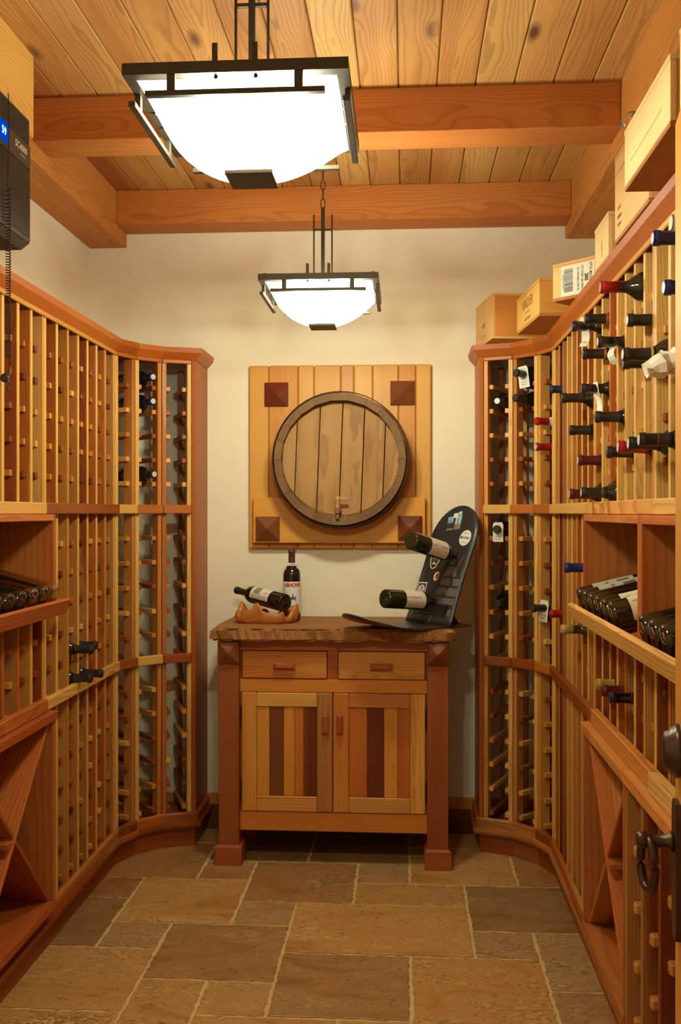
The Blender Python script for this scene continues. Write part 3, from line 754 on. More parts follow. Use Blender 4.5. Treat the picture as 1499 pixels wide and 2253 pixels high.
for t_, gl, lb in ((2.985, GLASS_CLEAR, 'empty clear glass bottle at the far end of its ledge'), (2.895, GLASS_GREEN, 'green glass bottle lying beside the clear end bottle'),
                   (2.81, GLASS_CLEAR, 'clear glass bottle between the green bottle and the dark ones'), (2.72, GLASS_DARK, 'dark bottle lying next to the clear bottles'),
                   (2.635, GLASS_DARK, 'dark bottle fifth from the far end of the coiled-cord ledge'), (2.55, GLASS_DARK, 'dark bottle at the picture edge on the coiled-cord ledge')):
    laid(lb, FL, t_, gl, G3, cap=None if gl is not GLASS_DARK else 'black')

# neck tags
def card(name, label, M, w, h, col=lin(232,226,212), slot=True, notes=(), bend=0.0):
    b = MB(); n = 8; vs = []
    for i in range(n+1):
        v = -h/2 + h*i/n; y = bend*math.sin(PI*i/n*1.6)
        for s in (-1, 1):
            ww = w/2*(.78 if i == n else 1)
            for yy in (-.0004, .0004): vs.append((s*ww, y+yy, v))
    for i in range(n):
        q = 4*i; b2 = q+4
        b.f += [(q, q+2, b2+2, b2), (q+1, b2+1, b2+3, q+3), (q, b2, b2+1, q+1), (q+2, q+3, b2+3, b2+2)]
    b.f += [(0, 1, 3, 2), (4*n, 4*n+2, 4*n+3, 4*n+1)]; b.v = vs; b.sm = [False]*len(b.f)
    o = put(name, b.mesh(name, PAPER), M, None, col); tag(o, label, 'tag', 'paper neck tags on bottles')
    for k, (key, dx, dz) in enumerate(notes):
        put('lettering', TXT[key], T(dx, -.0009, dz) @ R(PI/2, 'X'), o, lin(70,64,60), local=True)
    return o
def at_neck(lab, dist, drop):
    M = WM[TAGS[lab].name]; return M @ Vector((0, 0, .300-dist)) + Vector((0, 0, -drop))
p = at_neck('black neck pushed through a big white card, high in the corner facet', .050, .012)
card('neck_tag', 'big white handwritten card high in the curved corner', T(*p) @ R(math.radians(-35), 'Z') @ R(math.radians(-8), 'Y'), .046, .088, notes=(('tagnote', 0, -.020), ('tagnote2', 0, -.030), ('tagnote2', 0, .032)))
p = at_neck('black neck pushed through a small white card, just under the rail', .022, .012)
card('neck_tag', 'small white rounded card just under the rail beside the snowboard', T(*p) @ R(math.radians(-12), 'Z'), .042, .080, notes=(('cell', 0, -.018), ('cell', 0, -.028)))
p = at_neck('black neck with a hanging white card, next to a red capsule', .050, .012)
card('neck_tag', 'white printed card hanging beside the red capsule in the middle section', T(*p) @ R(math.radians(-40), 'Z') @ R(math.radians(7), 'Y'), .040, .086, notes=(('tagnote', 0, -.018), ('tagnote2', 0, -.028)))
p = at_neck('black bottle with a twisted white tag on its neck, top row', .035, .018)
card('neck_tag', 'twisted white tag on a top-row neck below the barcode crate', T(*p) @ R(math.radians(-40), 'Z') @ R(math.radians(6), 'Y'), .026, .085, bend=.012, notes=(('cell', 0, -.03),))
p = at_neck('black bottle wearing a looped white paper ring, second row of pale rack', .044, .022)
card('neck_tag', 'curling white strip hooked over a second-row bottle neck', T(*p) @ R(math.radians(-62), 'Z') @ R(math.radians(-8), 'Y'), .026, .075, bend=-.016)
p = at_neck('shiny black bottle with a long narrow white tag hanging from it', .045, .034)
card('neck_tag', 'long narrow white tag seen edge-on in the third row', T(*p) @ R(math.radians(-72), 'Z') @ R(math.radians(4), 'Y'), .030, .105, bend=.008)
# crumpled plastic on a neck at the door edge
b = MB(); rng = random.Random(4); pr = []
for i in range(9):
    pr.append((.012+.018*math.sin(PI*min(1, .15+i/9))+rng.uniform(-.004, .004), i*.012))
b.lathe(pr, 10, smooth=False)
b.v = [(x+rng.uniform(-.004, .004), y+rng.uniform(-.004, .004), z+rng.uniform(-.003, .003)) for x, y, z in b.v]
wq = put('plastic_wrap', b.mesh('wrap', WRAP), aim((.600, 2.118, 1.735), (-1, -.05, -.35)), None); tag(wq, 'crumpled translucent plastic wrap sticking out at the door edge', 'plastic wrap')

# ------------------------------------------------------------------ crates on the rack
def crate(label, A, ang, L, D, H, cols, texts=(), lidover=.004, stencil=()):
    M = T(A[0], A[1], 2.0905) @ R(math.radians(ang), 'Z')
    o = thing('wine_crate', label, 'crate', M, 'wooden wine crates on the rack top')
    w = .012; cf, cs, cb, cl = cols
    def q(name, x0, x1, y0, y1, z0, z1, c, ax=None):
        return board(name, (x1-x0, y1-y0, z1-z0), T((x0+x1)/2, (y0+y1)/2, (z0+z1)/2), o, jit(c, .03), 'pine', local=True, ax=ax, bev=.0012)
    fp = q('front_panel', 0, L, 0, w, .010, H-.010, cf)
    q('back_panel', 0, L, D-w, D, .010, H-.010, cf)
    q('end_panel', 0, w, w, D-w, .010, H-.010, cs); q('end_panel', L-w, L, w, D-w, .010, H-.010, cs)
    q('bottom_panel', 0, L, 0, D, 0, .0098, cb, 'x'); q('lid', -.001, L+.001, -.001, D+.001, H-.0098, H, cl, 'x')
    for key, x, z, c, sc, rot in texts:
        text(key, T(x - L/2, -w/2-.0004, z-H/2) @ R(PI/2, 'X') @ R(rot, 'Z') @ Matrix.Scale(sc, 4), fp, c, local=True)
    return o, fp
BR = lin(140, 96, 54); LB = lin(226, 182, 122); YB = lin(226, 178, 100); PB = lin(238, 212, 164)
crate('tan crate with faded crest, at the far curved end of the rack top', (.300, 4.188), -81.7, .298, .44, .180, (lin(222,180,126), lin(206,136,66), LB, LB),
      (('crest', .15, .075, BR, 1.0, 0), ('script', .15, .035, lin(190,150,104), .8, 0), ('burn', .15, .135, lin(200,160,110), .7, 0)))
o, fp = crate('honey-coloured flat crate with a printed name and short line', (.432, 3.822), -84.4, .366, .33, .133, (YB, lin(222,166,86), lin(196,140,84), YB),
      (('viader', .183, .084, BR, 1.0, 0), ('napa', .183, .028, BR, 1.0, 0)))
board('printed_line', (.075, .0004, .003), T(0, -.0064, -.014), fp, BR, m=INK, local=True)
o, fp = crate('small crate turned at an angle with a white barcode label', (.482, 3.237), -46, .30, .18, .122, (lin(236,200,140), lin(230,190,128), lin(190,120,76), lin(232,190,120)),
      (('burn', .235, .066, lin(200,140,70), .55, -PI/2),))
lb = board('paper_label', (.128, .0006, .098), T(-.15+.098, -.0064, -.002), fp, lin(236,230,214), m=PAPER, local=True, bev=0)
bars = MB(); x = -.036; rng = random.Random(5)
while x < .036:
    wd = rng.choice([.0008, .0012, .002]); bars.box(-.052, -.018, -.0009, -.0004, x, x+wd); x += wd + rng.choice([.0009, .0014])
put('barcode', bars.mesh('barcode', INK), T(0, 0, 0), lb, lin(40,36,34), local=True)
for key, xx in (('lab4', .002), ('lab3', .018), ('lab2', .034), ('lab1', .050)):
    text(key, T(xx, -.0008, 0) @ R(PI/2, 'X') @ R(-PI/2, 'Z') @ Matrix.Diagonal((.60, .95, 1, 1)), lb, lin(40,36,34), local=True)
text('barnum', T(-.056, -.0008, 0) @ R(PI/2, 'X') @ R(-PI/2, 'Z'), lb, lin(40,36,34), local=True)
crate('narrow pale crate end squeezed between the barcode crate and a tall crate', (.549, 2.875), -90, .187, .28, .128, (PB, lin(224,172,104), lin(200,140,88), PB), (('chatm', .10, .05, BR, 1.6, PI/2),))
o, fp = crate('tall pale crate with a handwritten-style script mark', (.538, 2.553), -90, .348, .29, .222, (lin(234,202,150), lin(226,184,124), lin(186,118,70), lin(224,186,130)),
      (('script', .215, .120, lin(150,96,66), 1.25, .10), ('c5a', .055, .080, BR, 1.2, 0), ('cell', .055, .058, BR, 1.9, 0), ('est', .055, .038, BR, 1.3, 0)))
board('lid_groove', (.346, .0004, .0016), T(0, -.0063, .062), fp, BR, m=INK, local=True)
o, fp = crate('largest-looking pale crate, overhanging the rack beside a curled metal strap', (.470, 2.133), -90, .360, .33, .130, (PB, lin(214,148,76), lin(176,104,60), PB), ())
for i in range(17): board('burnt_mark', (.010, .0004, .003), T(-.115+i*.0145, -.0063, -.018+.0004*i), fp, lin(196,158,100), m=INK, local=True)
crate('pale crate at the edge of view above the door', (.478, 1.740), -90, .34, .33, .155, (PB, PB, lin(190,120,76), PB), ())
b = MB(); pr = []
for i in range(15):
    a = math.radians(-70 + 275*i/14); pr.append((.020*math.cos(a), .022*math.sin(a)))
vs = []
for yy in (-.013, .013):
    for s in (0, .0012):
        for x, z in pr: k = 1 + s/.02; vs.append((x*k, yy, z*k))
n = 15
fs = []
for i in range(n-1):
    fs += [(i, i+1, n+i+1, n+i), (2*n+i, 3*n+i, 3*n+i+1, 2*n+i+1), (i, 2*n+i, 2*n+i+1, i+1), (n+i, n+i+1, 3*n+i+1, 3*n+i)]
b.add(vs, fs, True)
ms = put('metal_strap', b.mesh('metal_strap', STEEL), T(.487, 2.150, 2.243) @ R(math.radians(12), 'Z'), None); tag(ms, 'curled metal strap springing up behind the largest pale crate', 'strap')

# ------------------------------------------------------------------ pendant lamps
def lamp(cx, cy, label, links, rods=True):
    Z = 2.141; w = .383; h = w/2
    o = thing('pendant_lamp', label, 'lamp', T(cx, cy, Z), 'square bronze pendant lamps')
    def q(name, x0, x1, y0, y1, z0, z1, m=BRONZE, bev=.001): return board(name, (x1-x0, y1-y0, z1-z0), T((x0+x1)/2, (y0+y1)/2, (z0+z1)/2), o, m=m, bev=bev, local=True)
    fw = .046
    b = MB(); b.box(-h, h, -h, -h+fw, 0, .020); b.box(-h, h, h-fw, h, 0, .020); b.box(-h, -h+fw, -h+fw, h-fw, 0, .020); b.box(h-fw, h, -h+fw, h-fw, 0, .020)
    put('frame', b.mesh('frame', BRONZE), T(0, 0, 0), o, local=True)
    for r in range(4):
        Rm = R(r*PI/2, 'Z')
        def s(name, x0, x1, y0, y1, z0, z1, m=BRONZE): board(name, (x1-x0, y1-y0, z1-z0), Rm @ T((x0+x1)/2, (y0+y1)/2, (z0+z1)/2), o, m=m, bev=.0006, local=True)
        s('side_bar', -.152, .152, -h, -h+.012, -.036, -.027)
        for x in (-.108, .108): s('bar_post', x-.007, x+.007, -h+.001, -h+.011, -.027, 0)
        for x in (-.034, .034):
            s('strap_post', x-.0045, x+.0045, -h+.004, -h+.010, .020, .052)
            for y in (-h+.016, -h+.034):
                bb_ = MB(); bb_.lathe([(.0035, 0), (.0035, -.003), (.001, -.0045)], 8); put('rivet', bb_.mesh('rivet', IRON), Rm @ T(x, y, 0), o, local=True)
    # bowl
    N = 22; hw = h - .020; D = .113; b = MB(); vs = []
    for i in range(N+1):
        for j in range(N+1):
            u, v = -1+2*i/N, -1+2*j/N
            d = (1-abs(u)**2.3)*(1-abs(v)**2.3)
            vs.append((u*hw*(1-.10*d), v*hw*(1-.10*d), -.001 - D*d**.66))
    b.add(vs, [(i*(N+1)+j, (i+1)*(N+1)+j, (i+1)*(N+1)+j+1, i*(N+1)+j+1) for i in range(N) for j in range(N)], True)
    put('glass_bowl', b.mesh('glass_bowl', BOWL, fix=False), T(0, 0, 0), o, local=True)
    q('finial_plate', -.044, .044, -.044, .044, -D-.006, -D+.002); q('finial_plate', -.030, .030, -.030, .030, -D+.0015, -D+.007)
    # stem
    for a in (PI/4, 3*PI/4): board('cross_arm', (.50, .010, .005), T(0, 0, .0225) @ R(a, 'Z'), o, m=BRONZE, bev=.0005, local=True)
    q('stem', -.006, .006, -.006, .006, .02, .285)
    for s_ in (-1, 1):
        q('side_rod', s_*.0305-.0025, s_*.0305+.0025, -.0025, .0025, .02, .262); q('rod_tie', min(s_*.006, s_*.028), max(s_*.006, s_*.028), -.003, .003, .206, .214); q('rod_tie', min(s_*.006, s_*.028), max(s_*.006, s_*.028), -.003, .003, .026, .034)
    b = MB(); b.lathe([(.028, -.018), (.034, .006), (.028, .030), (.014, .040)], 14); 
    for k in range(2): 
        x = -.06 + .12*k
        bu = MB(); bu.lathe([(.004, -.020), (.016, -.012), (.020, 0), (.014, .014), (.006, .022)], 12); put('bulb', bu.mesh('bulb', BULB), T(x, 0, -.040), o, local=True)
        li = bpy.data.lights.new('bulb_light', 'POINT'); li.energy = LAMP_W/2; li.color = LAMP_COL; li.shadow_soft_size = .030
        put('bulb_light', li, T(x, 0, -.040), o, local=True)
    # chain up to the timber
    zt = links - Z; z = .285; i = 0
    while z < zt - .002:
        zz = min(z + .030, zt); b = MB(); pts = []
        for k in range(14):
            a = 2*PI*k/14; x = .0075*math.cos(a); zv = (z+zz)/2 + (zz-z)/2*1.12*math.sin(a)
            pts.append((x, 0, zv) if i % 2 == 0 else (0, x, zv))
        b.tube(pts, .0018, 6, True); put('chain_link', b.mesh('chain_link', BRONZE), T(0, 0, 0), o, local=True); z = zz; i += 1
    b = MB(); b.lathe([(.030, zt), (.030, zt-.010), (.014, zt-.018), (.006, zt-.026)], 20); put('canopy', b.mesh('canopy', BRONZE), T(0, 0, 0), o, local=True)
lamp(-.286, 1.812, 'big-looking square pendant lamp hanging closest to the doorway', Z_C)
lamp(-.276, 3.272, 'smaller-looking square pendant lamp hanging in front of the back wall', 2.648)

# ------------------------------------------------------------------ barrel end on a plank board
o = thing('barrel_plaque', 'old barrel end with tap mounted on a square yellow plank board on the wall', 'wall decoration', T(-.288, 4.29, 1.24))
XS = [-.689, -.602, -.471, -.401, -.283, -.225, -.143, -.030, .046, .113]
for i in range(9):
    bb('plank', XS[i]+.0008, XS[i+1]-.0008, 4.283, 4.309, 1.243, 2.050, o, jit(random.choice([lin(222,164,84), lin(228,174,96), lin(214,150,74)]), .04), 'fine', bev=.004, ax='z')
bb('ledge_board', -.666, .087, 4.250, 4.283, 1.268, 1.468, o, lin(226,164,80), 'fine', bev=.003)
def pyramid(name, cx, cz, w, y, dep, parent, col):
    b = MB(); h = w/2
    b.add([(-h,0,-h),(h,0,-h),(h,0,h),(-h,0,h),(-h,-.012,-h),(h,-.012,-h),(h,-.012,h),(-h,-.012,h),(0,-.012-dep,0)],
          [(0,1,2,3),(0,4,5,1),(1,5,6,2),(2,6,7,3),(3,7,4,0),(4,8,5),(5,8,6),(6,8,7),(7,8,4)])
    return put(name, b.mesh(name, WOOD('fine', 'x')), T(cx, y, cz), parent, col)
for cx, cz, y in ((-.566, 1.922, 4.283), (-.013, 1.924, 4.283), (-.600, 1.332, 4.250), (.020, 1.335, 4.250)): pyramid('corner_block', cx, cz, .104, y, .030, o, lin(112,52,36))
BC = (-.277, 1.628); Rm = T(BC[0], 0, BC[1])
NS = 22
for i in range(NS):
    a0, a1 = 2*PI*i/NS+.0015, 2*PI*(i+1)/NS-.0015; b = MB(); ro, ri = .284, .250
    pr = [(ro, a0), ((ro), (a0+a1)/2), (ro, a1), (ri, a1), (ri, a0)]
    pts = [(q*math.cos(a), q*math.sin(a)) for q, a in pr]
    dy = random.uniform(-.0015, .0015)
    cx, cz = sum(p[0] for p in pts)/5, sum(p[1] for p in pts)/5
    fr_ = [(x*(1 if k > 2 else .985)-cx, z*(1 if k > 2 else .985)-cz) for k, (x, z) in enumerate(pts)]
    n = 5; vs = [(x-cx, 4.249, z-cz) for x, z in pts] + [(x, 4.118+dy, z) for x, z in fr_]
    b.add(vs, [tuple(range(n)), tuple(range(2*n-1, n-1, -1))] + [(k, (k+1) % n, n+(k+1) % n, n+k) for k in range(n)])
    put('stave', b.mesh('stave', WOOD('oak', 'y')), T(BC[0]+cx, 0, BC[1]+cz), o, jit(lin(118,88,58), .08))
for y0, y1, ra, rb in ((4.132, 4.190, .2865, .2925), (4.205, 4.246, .293, .296)):
    b = MB(); b.lathe([(ra, y0), (ra+.003, y0), (rb+.003, y1), (rb, y1), (ra, y0)], 48, R(PI/2, 'X') @ Matrix.Scale(-1, 4, (0, 0, 1)), caps=False)
    put('hoop', b.mesh('hoop', simple('hoop_iron', lin(92,72,54), .6, metal=.5, noise=.6, nscale=9)), T(BC[0], 0, BC[1]), o)
JX = [-.262, -.190, -.093, .003, .097, .188, .262]
for i in range(6):
    x0, x1 = JX[i]+.0012, JX[i+1]-.0012; Rr = .2498; pts = []
    n = 9
    for k in range(n):
        x = x0+(x1-x0)*k/(n-1); x = max(-Rr+.002, min(Rr-.002, x)); pts.append((x, math.sqrt(Rr*Rr-x*x)))
    pts = pts + [(x, -z) for x, z in reversed(pts)]
    cx = (x0+x1)/2; b = MB(); m = len(pts)
    sh = lambda p, f: ((p[0]-cx)*f[0], p[1]*f[1])
    vs = [(p[0]-cx, 4.185, p[1]) for p in pts] + [(p[0]-cx, 4.166, p[1]) for p in pts] + [((p[0]-cx)*.965, 4.158, p[1]*.94) for p in pts]
    b.add(vs, [tuple(range(m))[::-1], tuple(range(2*m, 3*m))] + [(k, (k+1) % m, m+(k+1) % m, m+k) for k in range(m)] + [(m+k, m+(k+1) % m, 2*m+(k+1) % m, 2*m+k) for k in range(m)])
    put('head_plank', b.mesh('head_plank', WOOD('oak', 'z')), T(BC[0], 0, BC[1]) @ R(math.radians(2.2), 'Y') @ T(cx, 0, 0), o, jit(lin(170,130,84), .06))
b = MB(); b.lathe([(.012, 0), (.015, .012), (.012, .020), (.0145, .040), (.014, .058), (.010, .062)], 16, R(PI/2, 'X'))
sp = put('spigot', b.mesh('spigot', simple('spigot_body', lin(120,78,52), .5)), T(-.285, 4.160, 1.408), o)
b = MB(); b.lathe([(.006, -.026), (.007, 0), (.008, .018), (.006, .030), (.010, .038), (.008, .046)], 14); b.obox(T(.014, 0, .040), .036, .008, .007)
put('spigot_key', b.mesh('spigot_key', SPIGOT), T(0, -.046, 0) @ Matrix.Scale(1.35, 4), sp, local=True)

# ------------------------------------------------------------------ cabinet
o = thing('cabinet', 'redwood cabinet with striped doors and live-edge slab top against the back wall', 'cabinet', T(-.288, 4.05, 0))
CP = lin(150, 78, 42)
for cx in (-.7005, .1275):
    for y0 in (3.85, 4.20):
        p = bb('corner_post', cx-.041, cx+.041, y0, y0+.08, .078, .894, o, CP, 'fine', ax='z')
        b = MB(); a = .0525
        b.add([(-a,-a,0),(a,-a,0),(a,a,0),(-a,a,0),(-a,-a,.072),(a,-a,.072),(a,a,.072),(-a,a,.072),(-.043,-.043,.080),(.043,-.043,.080),(.043,.043,.080),(-.043,.043,.080)],
              [(3,2,1,0),(8,9,10,11)]+[(i,(i+1)%4,4+(i+1)%4,4+i) for i in range(4)]+[(4+i,4+(i+1)%4,8+(i+1)%4,8+i) for i in range(4)])
        put('foot', b.mesh('foot', WOOD('fine', 'x')), T(cx, y0+.04, 0), p, lin(160,82,46))
        if y0 < 4: pyramid('cap_block', cx, .847, .086, y0, .022, p, lin(122,58,38))
FY = 3.872
SF = lin(206,132,64)
bb('top_rail', -.659, .086, FY, FY+.02, .852, .894, o, lin(176,96,48), 'fine')
bb('middle_rail', -.659, .086, FY-.002, FY+.02, .686, .738, o, lin(216,144,72), 'fine')
bb('bottom_rail', -.659, .086, FY-.002, FY+.02, .134, .208, o, lin(208,134,64), 'fine')
bb('drawer_divider', -.309, -.267, FY+.001, FY+.02, .738, .852, o, lin(170,92,46), 'fine', ax='z')
for x0, x1 in ((-.659, -.6535), (.0805, .086)): bb('stile', x0, x1, FY+.001, FY+.02, .208, .852, o, lin(150,80,42), 'fine')
for x in (-.70, .127): bb('side_panel', x-.008, x+.008, 3.93, 4.20, .15, .89, o, CP, 'fine', ax='z')
bb('back_panel', -.66, .087, 4.24, 4.252, .15, .89, o, DARK, 'fine', ax='z'); bb('floor_panel', -.66, .087, 3.893, 4.24, .150, .165, o, DARK, 'fine')
def pull(cx, cz, w, h, par):
    b = MB(); a, c = w/2, h/2
    b.add([(-a*.9,0,-c*.8),(a*.9,0,-c*.8),(a*.9,0,c*.8),(-a*.9,0,c*.8),(-a,-.012,-c),(a,-.012,-c),(a,-.012,c),(-a,-.012,c),(-a+.012,-.022,-c+.007),(a-.012,-.022,-c+.007),(a-.012,-.022,c-.007),(-a+.012,-.022,c-.007)],
          [(0,1,2,3),(11,10,9,8)]+[(i,4+i,4+(i+1)%4,(i+1)%4) for i in range(4)]+[(4+i,8+i,8+(i+1)%4,4+(i+1)%4) for i in range(4)])
    return put('pull', b.mesh('pull', WOOD('fine', 'x' if w > h else 'z')), T(cx, FY-.006, cz), par, lin(176,94,54))
for x0, x1, cx, c in ((-.650, -.311, -.479, lin(202,122,56)), (-.265, .078, -.094, lin(206,128,60))):
    d = bb('drawer_front', x0, x1, FY-.006, FY+.014, .741, .849, o, c, 'rack', bev=.003); pull(cx, .793, .088, .027, d)
# doors: stiles, rails, staggered panels
def door(x0, x1, sl, pl, hx, px, cs, cr, slat, sx):
    d = bb('door', x0+.004, x1-.004, FY+.004, FY+.012, .214, .681, o, RED, 'fine', ax='z')
    bb('door_stile', x0, x0+sl[0], FY-.006, FY+.014, .211, .684, d, cs[0], 'rack', bev=.003); bb('door_stile', x1-sl[1], x1, FY-.006, FY+.014, .211, .684, d, cs[1], 'rack', bev=.003)
    a, b_ = x0+sl[0]+.0004, x1-sl[1]-.0004
    bb('door_rail', a, b_, FY-.006, FY+.014, .628, .684, d, cr[0], 'rack', bev=.003); bb('door_rail', a, b_, FY-.006, FY+.014, .211, .272, d, cr[1], 'rack', bev=.003)
    xx = [a] + slat + [b_]
    for i in range(len(xx)-1): bb('panel_strip', xx[i]+.0006, xx[i+1]-.0006, FY+.000, FY+.006, .2725, .6275, d, pl[i], 'fine', ax='z', bev=.002)
    pull(px, .564, .027, .074, d)
    for z in (.590, .300):
        bt = MB(); bt.lathe([(.0015, -.046), (.004, -.042), (.0045, -.03), (.0045, .03), (.004, .042), (.0015, .046)], 10); put('hinge', bt.mesh('hinge', IRON), T(hx, FY-.008, z), d)
Y1, D1 = lin(222,158,76), lin(112,50,28)
door(-.652, -.2885, (.060, .062), [Y1, D1, Y1, lin(204,124,62), D1], -.655, -.3165, (lin(214,142,64), lin(140,66,36)), (lin(226,172,92), lin(214,142,84)), [-.541, -.484, -.440, -.404], 1)
door(-.2855, .079, (.0625, .059), [lin(196,112,58), D1, Y1, lin(190,108,56)], .082, -.2585, (lin(206,124,58), lin(220,160,82)), (lin(196,126,76), lin(206,142,84)), [-.151, -.084, -.030], -1)
# slab top with a chiselled live edge
b = bmesh.new(); bmesh.ops.create_cube(b, size=1)
for v in b.verts: v.co = (v.co.x*.954, v.co.y*.482, v.co.z*.050)
bmesh.ops.bevel(b, geom=list(b.edges), offset=.008, segments=2, affect='EDGES')
bmesh.ops.subdivide_edges(b, edges=[e for e in b.edges if e.calc_length() > .3], cuts=90, use_grid_fill=True)
rng = random.Random(8)
from mathutils import noise as mn
for v in b.verts:
    if v.co.y < -.22 or abs(v.co.x) > .46:
        k = mn.noise(Vector((v.co.x*16, v.co.z*40, v.co.y*16)))*.014 + mn.noise(Vector((v.co.x*48, v.co.z*110, v.co.y*45)))*.011
        if v.co.z > .022: k *= .45
        if v.co.y < -.22: v.co.y += k
        if abs(v.co.x) > .46: v.co.x += k * (1 if v.co.x < 0 else -1)
    if v.co.z < -.02: v.co.z += abs(mn.noise(Vector((v.co.x*12, v.co.y*12, 3))))*.006
me = bpy.data.meshes.new('slab_top'); b.to_mesh(me); b.free(); me.materials.append(WOOD('oak', 'x'))
put('slab_top', me, T(-.287, 4.055, .9195), o, lin(160,110,64))
ZT = .9445

# ------------------------------------------------------------------ on the cabinet: burl holder, bottles
BK = thing('burl_holder', 'carved orange burl wood bottle holder with jagged rim on the slab', 'bottle holder', T(-.580, 4.03, ZT))
b = MB(); N = 64; rings = [(.86, 0.0), (.97, .22), (1.0, .55), (.98, .9), (.95, 1.0), (.87, .96), (.82, .7), (.78, .35), (.0, .30)]
def rimh(a):
    # jagged rim: low where the bottle lies, high horns at the ends
    h = .050 + .018*math.sin(3*a+.6) + .014*math.sin(7*a+1.9) + .008*math.sin(13*a)
    return max(.028, h)
vs = []
for s, f in rings:
    for k in range(N):
        a = 2*PI*k/N; q = 1 + .07*math.sin(5*a+1) + .04*math.sin(11*a)
        vs.append((.128*s*q*math.cos(a), .066*s*q*math.sin(a), rimh(a)*f + (.012*(1-s) if f == .30 else 0)))
b.add(vs, [(i*N+k, i*N+(k+1) % N, (i+1)*N+(k+1) % N, (i+1)*N+k) for i in range(len(rings)-1) for k in range(N)], True)
b.f.append(tuple(range(N-1, -1, -1))); b.sm.append(False)
put('burl', b.mesh('burl', BURL), T(0, 0, 0), BK, local=True)
bs, tp = Vector((-.490, 3.985, 1.030)), Vector((-.712, 4.155, 1.066))
d = (tp-bs).normalized()
o = thing('wine_bottle', 'dark bottle with a cream chateau label lying in the burl holder', 'bottle', aim(bs, d))
put('glass', bottle_mesh('bord', GLASS_DARK), T(0, 0, 0), o, local=True); put('capsule', band_mesh('bord', .236, .3005, True, FOIL), T(0, 0, 0), o, lin(36,34,32), local=True)
M = WM[o.name].to_3x3(); up = M.inverted() @ Vector((.25, -.8, .55)); a = math.atan2(up.y, up.x)
wrap_label(o, .070, .178, a-1.05, a+1.05, .0380, lin(226,218,200))
for j, z in enumerate((.090, .150)): put('label_picture', curved_side('chatm' if j == 0 else 'chat', .0383, a-.2, z, -1), T(0, 0, 0), o, lin(84,76,70), local=True)
for q in range(5): wrap_label(o, .075, .172, a-.95+.09*q, a-.93+.09*q, .0382, lin(96,84,74), 'label_line')
wrap_label(o, .125, .160, a-.5, a+.55, .0382, lin(150,138,122), 'label_picture')
o = thing('wine_bottle', 'upright dark bottle with white label and red capital letters, behind the burl holder', 'bottle', T(-.480, 4.118, ZT+.0005))
put('glass', bottle_mesh('bord', GLASS_DARK), T(0, 0, 0), o, local=True); put('capsule', band_mesh('bord', .246, .3005, True, FOIL), T(0, 0, 0), o, CAPC['brown'], local=True)
pf = math.radians(-84)
wrap_label(o, .034, .166, pf-1.45, pf+1.45, .0380, lin(228,226,220))
for q in range(9): wrap_label(o, .060, .125, pf-1.0+.25*q, pf-.92+.25*q, .0382, lin(206,212,218), 'label_ray')
put('lettering', curved('show', .0383, pf+.22, .151, 1.0), T(0, 0, 0), o, lin(198,36,30), local=True)
put('lettering', curved('showside', .0383, pf-.72, .151, .8), T(0, 0, 0), o, lin(170,60,50), local=True)
put('lettering', curved('malbec', .0383, pf+.10, .062, 1.0), T(0, 0, 0), o, lin(52,30,28), local=True); put('lettering', curved('small1', .0383, pf, .050, 1.0), T(0, 0, 0), o, lin(90,80,76), local=True)
HORSE = [(-1,.2),(-.8,.55),(-.72,.25),(-.45,.3),(-.15,.45),(0,.95),(-.1,1.15),(.1,1.3),(.3,1.4),(.15,1.2),(.25,1.0),(.2,.7),(.35,.5),(.65,.45),(.95,.6),(1.0,.2),(.8,-.1),(.85,-.5),(1,-.75),(.8,-.7),(.65,-.3),(.4,-.15),(.0,-.25),(-.3,-.2),(-.45,-.55),(-.7,-.8),(-.8,-.7),(-.6,-.4),(-.65,-.05),(-.85,0)]
b = MB(); b.add([(.0385*math.cos(pf+.1+x*.42), .0385*math.sin(pf+.1+x*.42), .094+z*.016) for x, z in HORSE], [tuple(range(len(HORSE)))])
put('label_picture', b.mesh('label_picture', INK, fix=False), T(0, 0, 0), o, lin(104,48,36), local=True)
b = MB()
for a0 in range(12):
    a = 2*PI*a0/12; a2 = 2*PI*(a0+1)/12
    b.obox(T(.0165*math.cos((a+a2)/2), .0165*math.sin((a+a2)/2), 0) @ R((a+a2)/2, 'Z'), .001, .0092, .012)
b.obox(T(.001, -.0185, 0), .044, .0008, .0125); b.obox(T(-.021, -.006, -.010) @ R(.1, 'Y'), .0008, .026, .022); b.obox(T(.021, -.006, -.010) @ R(-.1, 'Y'), .0008, .026, .022)
nt = put('neck_tag', b.mesh('neck_tag', PAPER), T(-.480, 4.118, ZT+.0005+.2385), None, lin(226,220,208)); tag(nt, 'folded white price tag around the upright bottle neck', 'tag')
text('cell', T(.006, -.0192, 0) @ R(PI/2, 'X'), nt, lin(80,74,70), local=True)

# ------------------------------------------------------------------ snowboard bottle stand
A_, P_ = Vector((.788, .616, 0)).normalized(), Vector((.616, -.788, 0)).normalized()
SM = Matrix(((A_.x, P_.x, 0, .088), (A_.y, P_.y, 0, 3.975), (0, 0, -1, ZT+.001), (0, 0, 0, 1)))
